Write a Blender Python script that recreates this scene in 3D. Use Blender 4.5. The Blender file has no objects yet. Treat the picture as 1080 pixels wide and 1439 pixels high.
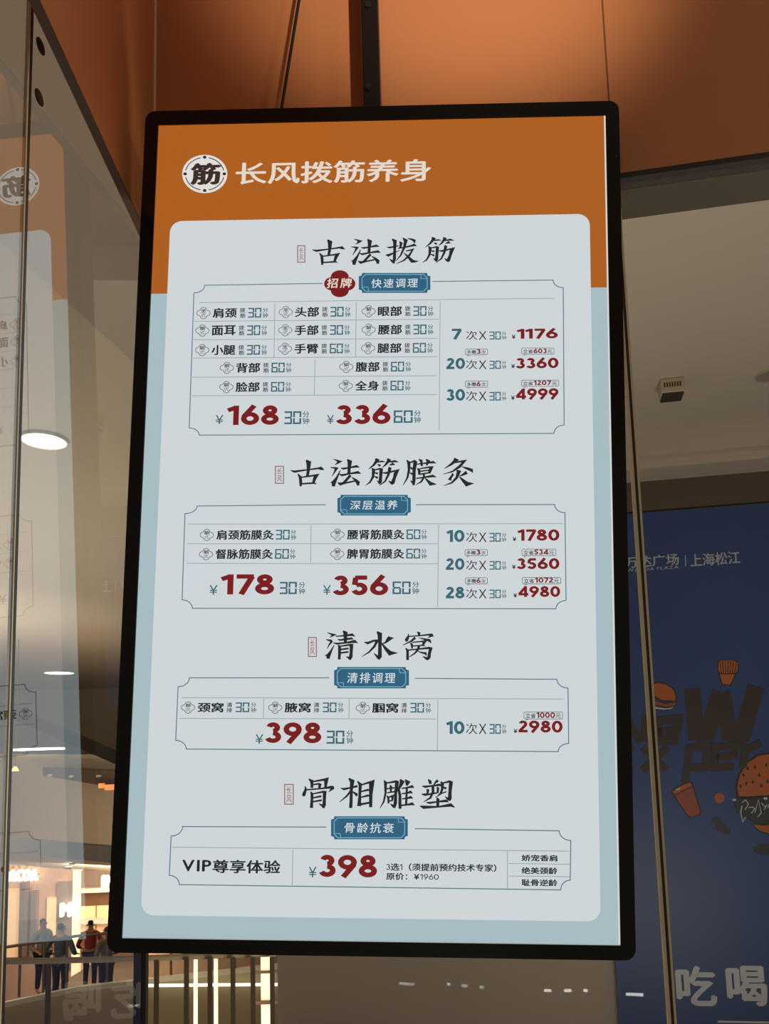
import bpy, bmesh, math, random
from mathutils import Matrix, Vector
random.seed(7)
S = bpy.context.scene
COL = S.collection

# ------------------------------------------------------------------ camera
FPX, CX, CY = 1081.0, 609.71, 929.11          # focal length and principal point of the cropped photo (px of 1080x1439)
UPC = Vector((-0.0347084, 0.9925693, -0.1166255))   # world up, seen from the camera
CAMPOS = Vector((0.0, 0.0, 1.70))
_f = Vector((0, 0, -1)); Yw = (_f - UPC * _f.dot(UPC)).normalized(); Xw = Yw.cross(UPC)
B = Matrix((Xw, Yw, UPC))                      # camera -> world rotation
cam_d = bpy.data.cameras.new('camera'); cam = bpy.data.objects.new('camera', cam_d); COL.objects.link(cam)
cam_d.sensor_width = 36.0; cam_d.sensor_fit = 'AUTO'; cam_d.lens = FPX / 1439.0 * 36.0
cam_d.shift_x = -(CX - 540.0) / 1439.0; cam_d.shift_y = (CY - 719.5) / 1439.0
cam_d.clip_start = 0.02; cam_d.clip_end = 200
cam.matrix_world = Matrix.Translation(CAMPOS) @ B.to_4x4()
S.camera = cam
S.view_settings.view_transform = 'Standard'; S.view_settings.look = 'None'
S.view_settings.gamma = 1; S.view_settings.use_curve_mapping = False; S.view_settings.exposure = 0.0
S.cycles.max_bounces = 8; S.cycles.transparent_max_bounces = 16; S.cycles.caustics_reflective = False; S.cycles.caustics_refractive = False

# ------------------------------------------------------------------ world and lights
world = bpy.data.worlds.new('dim_mall_air'); S.world = world; world.use_nodes = True
wb = world.node_tree.nodes['Background']; wb.inputs[0].default_value = (1.0, 0.83, 0.64, 1); wb.inputs[1].default_value = 0.17

def light(name, kind, loc, energy, color, aim=None, **kw):
    d = bpy.data.lights.new(name, kind); d.energy = energy; d.color = color
    for k, v in kw.items(): setattr(d, k, v)
    o = bpy.data.objects.new(name, d); COL.objects.link(o); o.location = loc
    if aim is not None: o.rotation_euler = (Vector(aim) - Vector(loc)).to_track_quat('-Z', 'Y').to_euler()
    return o
WARM = (1.0, 0.90, 0.77)
light('shop_spot', 'SPOT', (0.95, -1.2, 1.75), 290, (1.0, 0.88, 0.74), (0.00, 0.99, 2.80), spot_size=math.radians(14.5), spot_blend=1.0, shadow_soft_size=0.04)
light('shop_fill', 'AREA', (1.5, -0.5, 3.1), 5, WARM, (0.6, 0.9, 1.5), size=0.25)  # unseen soft area light added to brighten the shop side
light('corridor_fill', 'AREA', (0.9, 1.75, 0.05), 66, WARM, (0.7, 2.9, 3.4), size=1.4)  # unseen upward fill added at floor level to brighten the corridor ceiling
light('atrium_fill', 'AREA', (-6.0, 10.0, -2.5), 470, WARM, (-6.0, 11.0, 5.0), size=7.0)  # unseen upward fill added low in the void for the atrium ceiling
light('lower_hall_light', 'AREA', (-8.5, 19.8, -0.9), 380, (1.0, 0.82, 0.64), (-8.5, 22.5, -2.6), size=2.0)
light('upper_hall_fill', 'POINT', (-11.0, 16.0, 1.6), 620, WARM, shadow_soft_size=1.2)  # unseen point light added to lift the upper hall

# ------------------------------------------------------------------ helpers
def lin(c):
    return tuple((v / 255 / 12.92) if v / 255 <= 0.04045 else ((v / 255 + 0.055) / 1.055) ** 2.4 for v in c) + (1.0,)
MATS = {}
def mat(name, rgb, rough=0.6, metal=0.0, emit=None, strength=1.0, spec=0.5, noise=0.0, scale=8.0, bump=0.0):
    if name in MATS: return MATS[name]
    m = bpy.data.materials.new(name); m.use_nodes = True; nt = m.node_tree; p = nt.nodes['Principled BSDF']
    p.inputs['Base Color'].default_value = lin(rgb); p.inputs['Roughness'].default_value = rough
    p.inputs['Metallic'].default_value = metal; p.inputs['Specular IOR Level'].default_value = spec
    if emit is not None:
        p.inputs['Emission Color'].default_value = lin(emit); p.inputs['Emission Strength'].default_value = strength
    if noise or bump:
        tc = nt.nodes.new('ShaderNodeTexCoord'); n = nt.nodes.new('ShaderNodeTexNoise'); n.inputs['Scale'].default_value = scale
        n.inputs['Detail'].default_value = 4; nt.links.new(tc.outputs['Object'], n.inputs['Vector'])
        if noise:
            mx = nt.nodes.new('ShaderNodeMix'); mx.data_type = 'RGBA'
            mx.inputs[6].default_value = tuple(v * (1 - noise) for v in lin(rgb)[:3]) + (1,)
            mx.inputs[7].default_value = tuple(min(1, v * (1 + noise)) for v in lin(rgb)[:3]) + (1,)
            nt.links.new(n.outputs['Fac'], mx.inputs[0]); nt.links.new(mx.outputs[2], p.inputs['Base Color'])
        if bump:
            b = nt.nodes.new('ShaderNodeBump'); b.inputs['Strength'].default_value = bump; b.inputs['Distance'].default_value = 0.002
            nt.links.new(n.outputs['Fac'], b.inputs['Height']); nt.links.new(b.outputs['Normal'], p.inputs['Normal'])
    MATS[name] = m; return m
def lcd(name, rgb):          # a lit pixel area behind the display's cover glass
    return mat(name, (0, 0, 0), rough=0.04, emit=rgb, strength=1.0, spec=0.35)
def glassmat(name, ior, gain, tint):
    if name in MATS: return MATS[name]
    m = bpy.data.materials.new(name); m.use_nodes = True; nt = m.node_tree
    for n in list(nt.nodes): nt.nodes.remove(n)
    out = nt.nodes.new('ShaderNodeOutputMaterial'); mix = nt.nodes.new('ShaderNodeMixShader')
    tr = nt.nodes.new('ShaderNodeBsdfTransparent'); tr.inputs[0].default_value = tint
    gl = nt.nodes.new('ShaderNodeBsdfGlossy'); gl.inputs['Roughness'].default_value = 0.0
    fr = nt.nodes.new('ShaderNodeFresnel'); fr.inputs['IOR'].default_value = ior
    mu = nt.nodes.new('ShaderNodeMath'); mu.operation = 'MULTIPLY'; mu.inputs[1].default_value = gain; mu.use_clamp = True
    nt.links.new(fr.outputs[0], mu.inputs[0]); nt.links.new(mu.outputs[0], mix.inputs[0])
    nt.links.new(tr.outputs[0], mix.inputs[1]); nt.links.new(gl.outputs[0], mix.inputs[2]); nt.links.new(mix.outputs[0], out.inputs[0])
    MATS[name] = m; return m

def tag(o, label=None, cat=None, group=None, kind=None):
    if label: o['label'] = label
    if cat: o['category'] = cat
    if group: o['group'] = group
    if kind: o['kind'] = kind
    return o
def empty(name, loc=(0, 0, 0), mw=None, parent=None):
    o = bpy.data.objects.new(name, None); o.empty_display_size = 0.1; COL.objects.link(o)
    m = mw if mw is not None else Matrix.Translation(Vector(loc))
    o.matrix_world = m; o['_m'] = [v for r in m for v in r]
    return o
def wm(o):
    v = list(o['_m']); return Matrix((v[0:4], v[4:8], v[8:12], v[12:16]))

class GB:
    """collects faces (several materials allowed) and links them as ONE mesh object"""
    def __init__(self): self.v = []; self.f = []; self.mi = []; self.mats = []; self.smooth = []
    def m(self, mt):
        if mt not in self.mats: self.mats.append(mt)
        return self.mats.index(mt)
    def poly(self, pts, mt, sm=False):
        i = len(self.v); self.v += [Vector(p) for p in pts]; self.f.append(list(range(i, i + len(pts)))); self.mi.append(self.m(mt)); self.smooth.append(sm)
    def mesh(self, vs, fs, mt, sm=False):
        i = len(self.v); self.v += [Vector(p) for p in vs]; k = self.m(mt)
        for f in fs: self.f.append([i + a for a in f]); self.mi.append(k); self.smooth.append(sm)
    def box(self, O, U, V, N, a, b, c, mt):
        O, U, V, N = map(Vector, (O, U, V, N))
        p = [O + U * a[i] + V * b[j] + N * c[k] for k in (0, 1) for j in (0, 1) for i in (0, 1)]
        self.mesh(p, [(0, 2, 3, 1), (4, 5, 7, 6), (0, 1, 5, 4), (2, 6, 7, 3), (0, 4, 6, 2), (1, 3, 7, 5)], mt)
    def abox(self, lo, hi, mt): self.box((0, 0, 0), (1, 0, 0), (0, 1, 0), (0, 0, 1), (lo[0], hi[0]), (lo[1], hi[1]), (lo[2], hi[2]), mt)
    def bar(self, a, b, r, mt, n=10, caps=True):
        a, b = Vector(a), Vector(b); d = (b - a).normalized(); s = d.orthogonal().normalized(); t = d.cross(s)
        vs = [p + (s * math.cos(2 * math.pi * k / n) + t * math.sin(2 * math.pi * k / n)) * r for p in (a, b) for k in range(n)]
        fs = [(k, (k + 1) % n, n + (k + 1) % n, n + k) for k in range(n)]
        self.mesh(vs, fs, mt, True)
        if caps: self.poly(vs[:n][::-1], mt); self.poly(vs[n:], mt)
    def tube(self, pts, r, mt, n=8):
        for a, b in zip(pts, pts[1:]): self.bar(a, b, r, mt, n)
    def disc(self, c, N, r, h, mt, n=32, U=None):
        c, N = Vector(c), Vector(N).normalized(); self.bar(c, c + N * h, r, mt, n)
    def ribbon(self, pts, mt, z=0.0, close=False):
        """pts: (x, y, width) in a flat local plane"""
        n = len(pts); L = []; R = []
        for i in range(n):
            p = pts[i]; q0 = pts[(i - 1) % n if close else max(i - 1, 0)]; q1 = pts[(i + 1) % n if close else min(i + 1, n - 1)]
            d1 = Vector((p[0] - q0[0], p[1] - q0[1])); d2 = Vector((q1[0] - p[0], q1[1] - p[1]))
            if d1.length > 1e-9: d1.normalize()
            if d2.length > 1e-9: d2.normalize()
            d = d1 + d2
            if d.length < 1e-6: d = Vector((-d1.y, d1.x)) if d1.length > 0 else Vector((1, 0))
            d.normalize(); nn = Vector((-d.y, d.x)); ref = d1 if d1.length > 1e-9 else d2
            c = abs(nn.dot(Vector((-ref.y, ref.x)))); w = p[2] / 2 / max(c, 0.6)
            L.append((p[0] + nn.x * w, p[1] + nn.y * w, z)); R.append((p[0] - nn.x * w, p[1] - nn.y * w, z))
        for i in range(n if close else n - 1):
            j = (i + 1) % n; self.poly([R[i], R[j], L[j], L[i]], mt)
    def build(self, name, parent=None, local=False, bevel=0.0):
        me = bpy.data.meshes.new(name)
        inv = Matrix.Identity(4) if (local or parent is None) else wm(parent).inverted()
        me.from_pydata([tuple(inv @ v) for v in self.v], [], self.f)
        for m in self.mats: me.materials.append(m)
        for p, k, s in zip(me.polygons, self.mi, self.smooth): p.material_index = k; p.use_smooth = s
        me.update()
        o = bpy.data.objects.new(name, me); COL.objects.link(o)
        if parent is not None:
            o.parent = parent; o['_m'] = list(parent['_m'])
        else: o['_m'] = [v for r in Matrix.Identity(4) for v in r]
        if bevel:
            b = o.modifiers.new('bevel', 'BEVEL'); b.width = bevel; b.segments = 2; b.limit_method = 'ANGLE'
        return o

def ray(x, y): return B @ Vector(((x - CX) / FPX, -(y - CY) / FPX, -1.0))
def at(x, y, Y):                     # point of the place seen at a pixel, at distance Y in front of the camera
    d = ray(x, y); return CAMPOS + d * (Y / d.y)
def hit(x, y, O, N):
    d = ray(x, y); return CAMPOS + d * ((Vector(O) - CAMPOS).dot(N) / d.dot(N))
Z = Vector((0, 0, 1))

class Surf:                          # a flat surface: origin O, axes U (right), V (up), N (towards the viewer)
    def __init__(s, O, U, V, N): s.O, s.U, s.V, s.N = map(Vector, (O, U, V, N))
    def mw(s): return Matrix(((s.U.x, s.V.x, s.N.x, s.O.x), (s.U.y, s.V.y, s.N.y, s.O.y), (s.U.z, s.V.z, s.N.z, s.O.z), (0, 0, 0, 1)))
    def px(s, x, y):
        p = hit(x, y, s.O, s.N) - s.O; return (p.dot(s.U), p.dot(s.V))

# ---- lettering
_GL = {}
def font_glyph(ch, off):
    k = (ch, off)
    if k not in _GL:
        c = bpy.data.curves.new('glyph', 'FONT'); c.body = ch; c.size = 1; c.resolution_u = 3
        o = bpy.data.objects.new('glyph', c); COL.objects.link(o)
        me = bpy.data.meshes.new_from_object(o.evaluated_get(bpy.context.evaluated_depsgraph_get()))
        vs = [(v.co.x, v.co.y) for v in me.vertices]; fs = [tuple(p.vertices) for p in me.polygons]
        bpy.data.objects.remove(o); bpy.data.curves.remove(c); bpy.data.meshes.remove(me)
        if off:                                    # heavier weight: the same outline overlaid at small shifts
            V2 = []; F2 = []
            for dx, dy in ((0, 0), (off, 0), (-off, 0), (0, off * .7), (0, -off * .7)):
                i = len(V2); V2 += [(x + dx, y + dy) for x, y in vs]; F2 += [tuple(i + a for a in f) for f in fs]
            vs, fs = V2, F2
        _GL[k] = (vs, fs)
    return _GL[k]
def arc(cx, cy, rx, ry, a0, a1, n=18): return [(cx + rx * math.cos(math.radians(a0 + (a1 - a0) * i / n)), cy + ry * math.sin(math.radians(a0 + (a1 - a0) * i / n))) for i in range(n + 1)]
def digit_strokes(ch, w):
    h = w / 2
    D = {'0': ([arc(.36, .5, .36 - h, .5 - h, 0, 360, 36)], .72),
         '1': ([[(.30, 0), (.30, 1)], [(-.02, .76), (.30, 1 - h * .9)]], .42),
         '2': ([arc(.33, .70, .29 - h, .30 - h, 165, -35) + [(.10, h)], [(.03, h), (.64, h)]], .66),
         '3': ([arc(.31, .74, .27 - h, .26 - h, 165, -90), arc(.31, .29, .32 - h, .29 - h, 90, -162)], .64),
         '4': ([[(.52, 1 - h), (.08, .27)], [(.02, .25), (.74, .25)], [(.54, 0), (.54, 1)]], .74),
         '5': ([[(.15, 1 - h), (.62, 1 - h)], [(.18, 1 - h), (.14, .52)], arc(.32, .32, .32 - h, .32 - h, 125, -160)], .66),
         '6': ([arc(.35, .33, .35 - h, .33 - h, 0, 360, 30), [(.50, 1), (.10, .42)]], .70),
         '7': ([[(.02, 1 - h), (.64, 1 - h)], [(.58, 1 - h), (.20, 0)]], .62),
         '8': ([arc(.34, .74, .28 - h, .26 - h, 0, 360, 30), arc(.34, .29, .34 - h, .29 - h, 0, 360, 30)], .68),
         '9': ([arc(.35, .67, .35 - h, .33 - h, 0, 360, 30), [(.20, 0), (.60, .58)]], .70)}
    return D[ch]
SEG = {'0': 'abcdef', '3': 'abgcd', '6': 'afgecd'}
def digit_glyph(ch, style):
    """style 'B' bold geometric, 'R' regular, 'S' seven segment"""
    g = GB(); mt = None
    if style == 'S':
        t = .130; W = .60
        segs = {'a': (.04, W - .0, 1 - t, 1), 'g': (.06, W - .06, .5 - t / 2, .5 + t / 2), 'd': (.04, W, 0, t),
                'b': (W - t, W, .54, 1), 'c': (W - t, W, 0, .46), 'f': (0, t, .54, 1), 'e': (0, t, 0, .46)}
        vs = []; fs = []
        for s in SEG[ch]:
            x0, x1, y0, y1 = segs[s]; i = len(vs); vs += [(x0, y0), (x1, y0), (x1, y1), (x0, y1)]; fs.append((i, i + 1, i + 2, i + 3))
        return vs, fs, W
    w = .215 if style == 'B' else .135
    st, adv = digit_strokes(ch, w)
    for s in st:
        cl = len(s) > 25 and abs(s[0][0] - s[-1][0]) < 1e-6 and abs(s[0][1] - s[-1][1]) < 1e-6
        g.ribbon([(x, y, w) for x, y in (s[:-1] if cl else s)], 'x', close=cl)
    return [(v.x, v.y) for v in g.v], [tuple(f) for f in g.f], adv
def layout(s, bold=0.0, digits='R', track=0.0):
    """(verts, faces) of a line of lettering, in em units"""
    V = []; F = []; x = 0.0
    for ch in s:
        i = len(V)
        if ch == ' ': x += .3; continue
        if ch.isdigit():
            vs, fs, adv = digit_glyph(ch, digits); k = .74
            V += [(x + .04 + a * k, b * k) for a, b in vs]; x += (adv + .045) * k + .02
        else:
            vs, fs = font_glyph(ch, bold)
            cjk = ord(ch) > 0x2000
            xs = [a for a, b in vs]; V += [(x + (a if cjk else a - min(xs) + .05), b) for a, b in vs]
            x += 1.0 if cjk else max(xs) - min(xs) + .1
        x += track
        F += [tuple(i + a for a in f) for f in fs]
    return V, F
def text(gb, surf, s, bb, mt, z, bold=0.0, digits='R', track=0.0, slant=0.0, lift=0.0):
    """fits the ink of a line of lettering into the pixel box bb=(x0,y0,x1,y1) of the photograph, on a surface"""
    V, F = layout(s, bold, digits, track)
    x0 = min(a for a, b in V); x1 = max(a for a, b in V); y0 = min(b for a, b in V); y1 = max(b for a, b in V)
    ym = (bb[1] + bb[3]) / 2; xm = (bb[0] + bb[2]) / 2
    l, r, t, d = surf.px(bb[0], ym), surf.px(bb[2], ym), surf.px(xm, bb[1]), surf.px(xm, bb[3])
    w = r[0] - l[0]; h = t[1] - d[1]; c = surf.px(xm, ym)
    out = []
    for a, b in V:
        u = (a - x0) / (x1 - x0) - .5; v = (b - y0) / (y1 - y0) - .5
        out.append((c[0] + u * w + slant * v * h, c[1] + v * h, z))
    if lift:                                       # printed surfaces lit by lamps: keep overlapping strokes apart
        o2 = []; f2 = []
        for k, f in enumerate(F):
            i = len(o2); o2 += [(out[a][0], out[a][1], z + lift * (k % 40)) for a in f]; f2.append(tuple(range(i, i + len(f))))
        out, F = o2, f2
    gb.mesh(out, F, mt)
def line(gb, surf, pts, w, mt, z, close=False):
    P = [surf.px(*p) for p in pts]; gb.ribbon([(a, b, w) for a, b in P], mt, z, close)
def fill(gb, surf, pts, mt, z):
    P = [surf.px(*p) for p in pts]; gb.poly([(a, b, z) for a, b in P], mt)
def ell(c, rx, ry, n=28): return [(c[0] + rx * math.cos(2 * math.pi * k / n), c[1] - ry * math.sin(2 * math.pi * k / n)) for k in range(n)]
def rrect(x0, y0, x1, y1, r, n=6):
    P = []
    for cx, cy, a in ((x1 - r, y1 - r, 0), (x0 + r, y1 - r, 90), (x0 + r, y0 + r, 180), (x1 - r, y0 + r, 270)):
        P += [(cx + r * math.cos(math.radians(a + 90 * k / n)), cy + r * math.sin(math.radians(a + 90 * k / n))) for k in range(n + 1)]
    return P
def strokes(gb, surf, spec, ox, oy, sc, mt, z, box=None, to=None, fat=1.27):
    """brush lettering: each stroke is 'x,y,width ...' in units of a detail view"""
    for st in spec.strip().split('\n'):
        P = [tuple(float(v) for v in p.split(',')) for p in st.split()]
        out = []
        for x, y, w in P:
            if box:
                X = to[0] + (x - box[0]) / (box[2] - box[0]) * (to[2] - to[0]); Y = to[1] + (y - box[1]) / (box[3] - box[1]) * (to[3] - to[1])
                k = (to[2] - to[0]) / (box[2] - box[0])
            else: X, Y, k = ox + x / sc, oy + y / sc, 1 / sc
            a, b = surf.px(X, Y); out.append((a, b, w * k * fat * 0.00079))
        gb.ribbon(out, mt, z)

# ------------------------------------------------------------------ the planes of the place
# left shop glass
nl = (B @ Vector((0.99841743, 0.03970813, 0.03982332))).normalized(); OL = CAMPOS + nl * -0.39799044
nl.z = 0; nl.normalize()
EL = Z.cross(nl).normalized()                     # along the left glass, away from the camera
if EL.y < 0: EL = -EL
corner = hit(203.5, 1340, OL, nl); corner.z = 0
ztop = hit(207, 344, OL, nl).z                    # underside of the painted fascia
# back shop glass: through the corner, turned a little towards the right
_q = ray(50, 0); _q = CAMPOS + _q * ((ztop - CAMPOS.z) / _q.z)      # a point on the lower edge of the left fascia, near the camera
EF = Vector((_q.x - corner.x, _q.y - corner.y, 0)).normalized(); EF = -EF; nF = EF.cross(Z).normalized()
if nF.x < 0: nF = -nF
VB = ray(-6520, 1300); VB.z = 0; UB = -VB.normalized()      # along the back glass, to the right
NB = UB.cross(Z).normalized()                     # towards the camera
if NB.y > 0: NB = -NB
def backpt(x, y): return hit(x, y, corner, NB)

PAINT = mat('orange_brown_paint', (196, 126, 80), rough=0.38, noise=0.05, scale=3.0)
PAINTL = PAINT
DARKTRIM = mat('dark_bronze_trim', (60, 50, 33), rough=0.5)
EDGE = mat('dark_lower_edge', (40, 26, 16), rough=0.6)  # dark strip along the lower edge of the back fascia
GLASSL = glassmat('shop_glass_left', 2.2, 1.72, (0.93, 0.93, 0.90, 1)); GLASSB = glassmat('shop_glass_back', 1.5, 1.0, (0.90, 0.91, 0.88, 1))
CLEAR = glassmat('clear_glass_side', 1.01, 0.0, (0.99, 0.99, 0.99, 1))
GOLD = mat('polished_brass_edge', (246, 228, 190), rough=0.4, metal=0.1)
SEAL = mat('dark_silicone', (52, 46, 38), rough=0.4)

ZC = 3.25                                          # shop ceiling
def struct(o): o['kind'] = 'structure'; return o
def lp(s, z, c=0.0): return corner + EL * s + nl * c + Z * z      # s along left glass (0 = corner, negative = towards camera)
def bp(s, z, c=0.0): return corner + UB * s + NB * c + Z * z
# left fascia and glass
LIPM = mat('dark_brown_lip', (92, 56, 28), rough=0.6)
g = GB(); g.box(corner, EF, Z, nF, (-1.9, -0.004), (ztop, ZC), (-0.0055, 0.004), PAINTL); g.box(corner, EF, Z, nF, (-1.9, -0.004), (ztop - 0.002, ztop), (-0.0055, 0.004), LIPM)
struct(g.build('wall_left'))
g = GB(); g.box(corner, UB, Z, NB, (0.0, 1.9), (ztop + .005, ZC), (-0.002, 0.004), PAINT)
g.box(corner, UB, Z, NB, (0.0, 1.9), (ztop, ztop + 0.007), (-0.010, 0.010), EDGE)
g.box(corner, Z, UB, NB, (ztop, ZC), (0.004, 0.007), (0.004, 0.0055), GOLD)
sx = backpt(852, 100); ss = (sx - corner).dot(UB); g.box(corner, UB, Z, NB, (ss - .001, ss + .001), (ztop + .007, ZC), (0.004, 0.0043), mat('panel_seam_brown', (120, 74, 44)))
struct(g.build('wall_back'))
g = GB(); g.box(corner, UB, Z, NB, (0.0, 1.9), (ztop, ztop + 0.03), (-0.066, -0.0105), DARKTRIM)
struct(g.build('trim_1'))

def pane(name, parent, P, U, N, s0, s1, z0, z1, th, mt):
    g = GB(); g.box(P, U, Z, N, (s0, s1), (z0, z1), (-th, -0.0005), CLEAR); g.mats.clear(); g.v.clear(); g.f.clear(); g.mi.clear(); g.smooth.clear()
    P = Vector(P); q = [P + U * s + Z * z for s, z in ((s0, z0), (s1, z0), (s1, z1), (s0, z1))]
    b = [p - N * th for p in q]
    g.poly(q, mt); g.poly(b[::-1], CLEAR)
    for i in range(4): g.poly([q[i], b[i], b[(i + 1) % 4], q[(i + 1) % 4]], CLEAR)
    return g.build(name, parent)
w1 = struct(empty('window_1', lp(-0.3, 0)))
sj = (hit(25, 700, OL, nl) - corner).dot(EL)       # joint between the two left panes
pane('glass_pane', w1, corner, EL, nl, sj + 0.002, -0.006, 0.01, ztop + .22, 0.010, GLASSL)
pane('glass_pane', w1, corner, EL, nl, -1.9, sj - 0.003, 0.01, ztop + .22, 0.010, GLASSL)
g = GB(); g.box(corner, EL, Z, nl, (sj - .003, sj + .002), (0.01, ztop + .22), (-.003, .0006), SEAL); g.box(corner, EL, Z, nl, (sj - .0045, sj - .003), (0.01, ztop + .22), (-.003, .0008), GOLD)
g.build('joint_strip', w1)
for px, py in ((56.5, 65), (54.5, 137)):
    c = hit(px, py, OL, nl); g = GB(); g.disc(c, nl, 0.0075, 0.0008, SEAL, 20); g.disc(c + nl * .0008, nl, 0.0045, 0.0005, DARKTRIM, 16); g.build('hole_plug', w1)
g = GB(); g.box(corner, EL, Z, nl, (-.004, .004), (0.01, ztop), (-.012, .003), SEAL); g.build('corner_seal', w1)
w2 = struct(empty('window_2', bp(0.7, 0)))
jb = (backpt(908, 900) - corner).dot(UB)
pane('glass_pane', w2, corner - NB * .0, UB, NB, 0.006, jb - .0045, 0.01, ztop, 0.010, GLASSB)
pane('glass_pane', w2, corner, UB, NB, jb + .0045, 1.9, 0.01, ztop, 0.010, GLASSB)
g = GB(); g.box(corner, UB, Z, NB, (jb - .0045, jb - .0012), (0.01, ztop), (-.010, .001), GOLD); g.box(corner, UB, Z, NB, (jb - .0012, jb + .002), (0.01, ztop), (-.010, .0006), SEAL); g.box(corner, UB, Z, NB, (jb + .002, jb + .0045), (0.01, ztop), (-.010, .001), GOLD)
g.build('joint_strip', w2)

# floor and ceilings
FLOOR = mat('beige_floor_tile', (120, 108, 92), rough=0.35, noise=0.06, scale=2)
CEIL = mat('warm_white_ceiling', (202, 190, 174), rough=0.8)
ALU = mat('grey_beige_wall', (186, 173, 160), rough=0.7, noise=0.04, scale=1.5)
# corridor behind the back glass: the poster wall runs parallel to the back glass
OBB = at(1000, 1200, 4.6)
def wallpt(x, y, off=0.0): return hit(x, y, OBB + NB * off, NB)
we = wallpt(390, 1400); we.z = 0
def wl(s, z, c=0.0): return we + UB * s + NB * c + Z * z
CZ = wallpt(980, 604, .34).z                     # corridor ceiling height
g = GB(); g.abox((-2.2, -3.0, -0.15), (3.6, 2.6, 0.0), FLOOR); g.box(we, UB, Z, NB, (0.0, 5.0), (-0.15, 0.0), (-0.2, 2.6), FLOOR)
struct(g.build('floor'))
g = GB(); g.box(corner, UB, NB, Z, (-0.05, 1.95), (0.0, 3.6), (ZC, ZC + .1), CEIL); struct(g.build('ceiling_1'))

g = GB(); g.box(we, UB, Z, NB, (0.0, 5.0), (CZ, CZ + .1), (-0.2, 3.5), CEIL)
def ledge(y0, y1, c0, c1, mt):
    z0 = wallpt(980, y1, c1).z; z1 = wallpt(980, y0, c1).z
    g.box(we, UB, Z, NB, (0.0, 5.0), (z0, z1), (c0, c1), mt)
ledge(604, 634, 0.0, .34, CEIL)
ledge(634, 652, 0.0, .26, CEIL)
struct(g.build('ceiling_2'))
g = GB(); g.box(we, UB, Z, NB, (0.0, 5.0), (0.0, CZ), (-0.2, 0.0), ALU)
zt0 = wallpt(980, 714).z; g.box(we, UB, Z, NB, (1.6, 5.0), (zt0, CZ), (0.0, 0.03), mat('recess_shade', (92, 78, 62), rough=0.8))  # recess shade put into the colour of a flat band above the poster
struct(g.build('wall_right'))

# ------------------------------------------------------------------ the wall display
Rd = Matrix(((0.99941313, 0.00563121, -0.03378894), (0, 0, 0), (0, 0, 0)))
def rodr(w):
    th = w.length; return Matrix.Rotation(th, 3, w.normalized())
RT = B @ rodr(Vector((-0.10011697, -0.03404928, -0.00393569)))
TT = CAMPOS + B @ Vector((-0.06693403, 0.17102765, -0.86392175))
TV = Surf(TT, RT.col[0], RT.col[1], RT.col[2])
disp = tag(empty('menu_display', mw=TV.mw()), 'tall black-framed lit menu screen hung in front of the glass', 'screen')
HW, HH = 0.265, 0.265 * 16 / 9
BLACK = mat('black_gloss_bezel', (16, 14, 13), rough=0.16, spec=0.35)
BLACKM = mat('black_matt_back', (20, 18, 17), rough=0.6)
cs = [TV.px(206, 158), TV.px(869, 143), TV.px(892.5, 1350.5), TV.px(150, 1337)]
bx0 = (cs[0][0] + cs[3][0]) / 2; bx1 = (cs[1][0] + cs[2][0]) / 2; by1 = (cs[0][1] + cs[1][1]) / 2; by0 = (cs[2][1] + cs[3][1]) / 2
out = rrect(bx0, by0, bx1, by1, 0.012, 8); N_ = len(out)
inner = []
for k, (x, y) in enumerate(out):                   # inner opening sampled in step with the outline
    q = k // 9; inner.append(((HW, -HW, -HW, HW)[q], (HH, HH, -HH, -HH)[q]))
g = GB(); zf, zb = 0.0018, -0.030
for k in range(N_):
    j = (k + 1) % N_
    quad = [(*out[k], zf), (*out[j], zf), (*inner[j], zf), (*inner[k], zf)]
    if inner[k] == inner[j]: quad = quad[:3]
    g.poly(quad, BLACK)
    if inner[k] != inner[j]: g.poly([(*inner[k], zf), (*inner[j], zf), (*inner[j], -.004), (*inner[k], -.004)], BLACK)
    g.poly([(*out[j], zf), (*out[k], zf), (*out[k], zb), (*out[j], zb)], BLACKM)
g.poly([(x, y, zb) for x, y in out[::-1]], BLACKM)
g.build('bezel', disp, local=True)
C_BLUE = lcd('display_pale_blue', (166, 188, 194)); C_ORANGE = lcd('display_orange', (172, 95, 33)); C_CARD = lcd('display_card_white', (206, 213, 216))
C_TEXT = lcd('display_black_text', (38, 40, 42)); C_RED = lcd('display_dark_red', (122, 30, 32)); C_TEAL = lcd('display_teal', (58, 102, 116)); C_LINE = lcd('display_line_grey', (140, 156, 162))
C_BADGE = lcd('display_badge_blue', (48, 98, 126)); C_BADGELINE = lcd('display_badge_line', (128, 182, 200)); C_CREAM = lcd('display_cream', (226, 214, 200)); C_WHITE = lcd('display_text_white', (214, 224, 228))
C_GLOW = lcd('display_edge_glow', (214, 214, 210)); C_SEAL = lcd('display_seal_red', (150, 96, 98)); C_FINE = lcd('display_fine_grey', (84, 92, 96)); C_LOGO = lcd('display_logo_white', (224, 222, 218)); C_DARKB = lcd('display_logo_brown', (58, 46, 40))
C_DEEP = lcd('display_frame_teal', (84, 122, 134))
g = GB()
g.poly([(-HW, -HH, 0), (HW, -HH, 0), (HW, HH, 0), (-HW, HH, 0)], C_BLUE)
yb = (TV.px(213, 413)[1] + TV.px(850, 404)[1]) / 2
g.poly([(-HW, yb, .0002), (HW, yb, .0002), (HW, HH, .0002), (-HW, HH, .0002)], C_ORANGE)
c0 = TV.px(239, 310); c1 = TV.px(828.5, 302); c2 = TV.px(198.5, 1286); c3 = TV.px(843, 1295)
L_, R_, T_, D_ = (c0[0] + c2[0]) / 2, (c1[0] + c3[0]) / 2, (c0[1] + c1[1]) / 2, (c2[1] + c3[1]) / 2
g.poly([(x, y, .0004) for x, y in rrect(L_, D_, R_, T_, .014, 8)], C_CARD)
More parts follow.
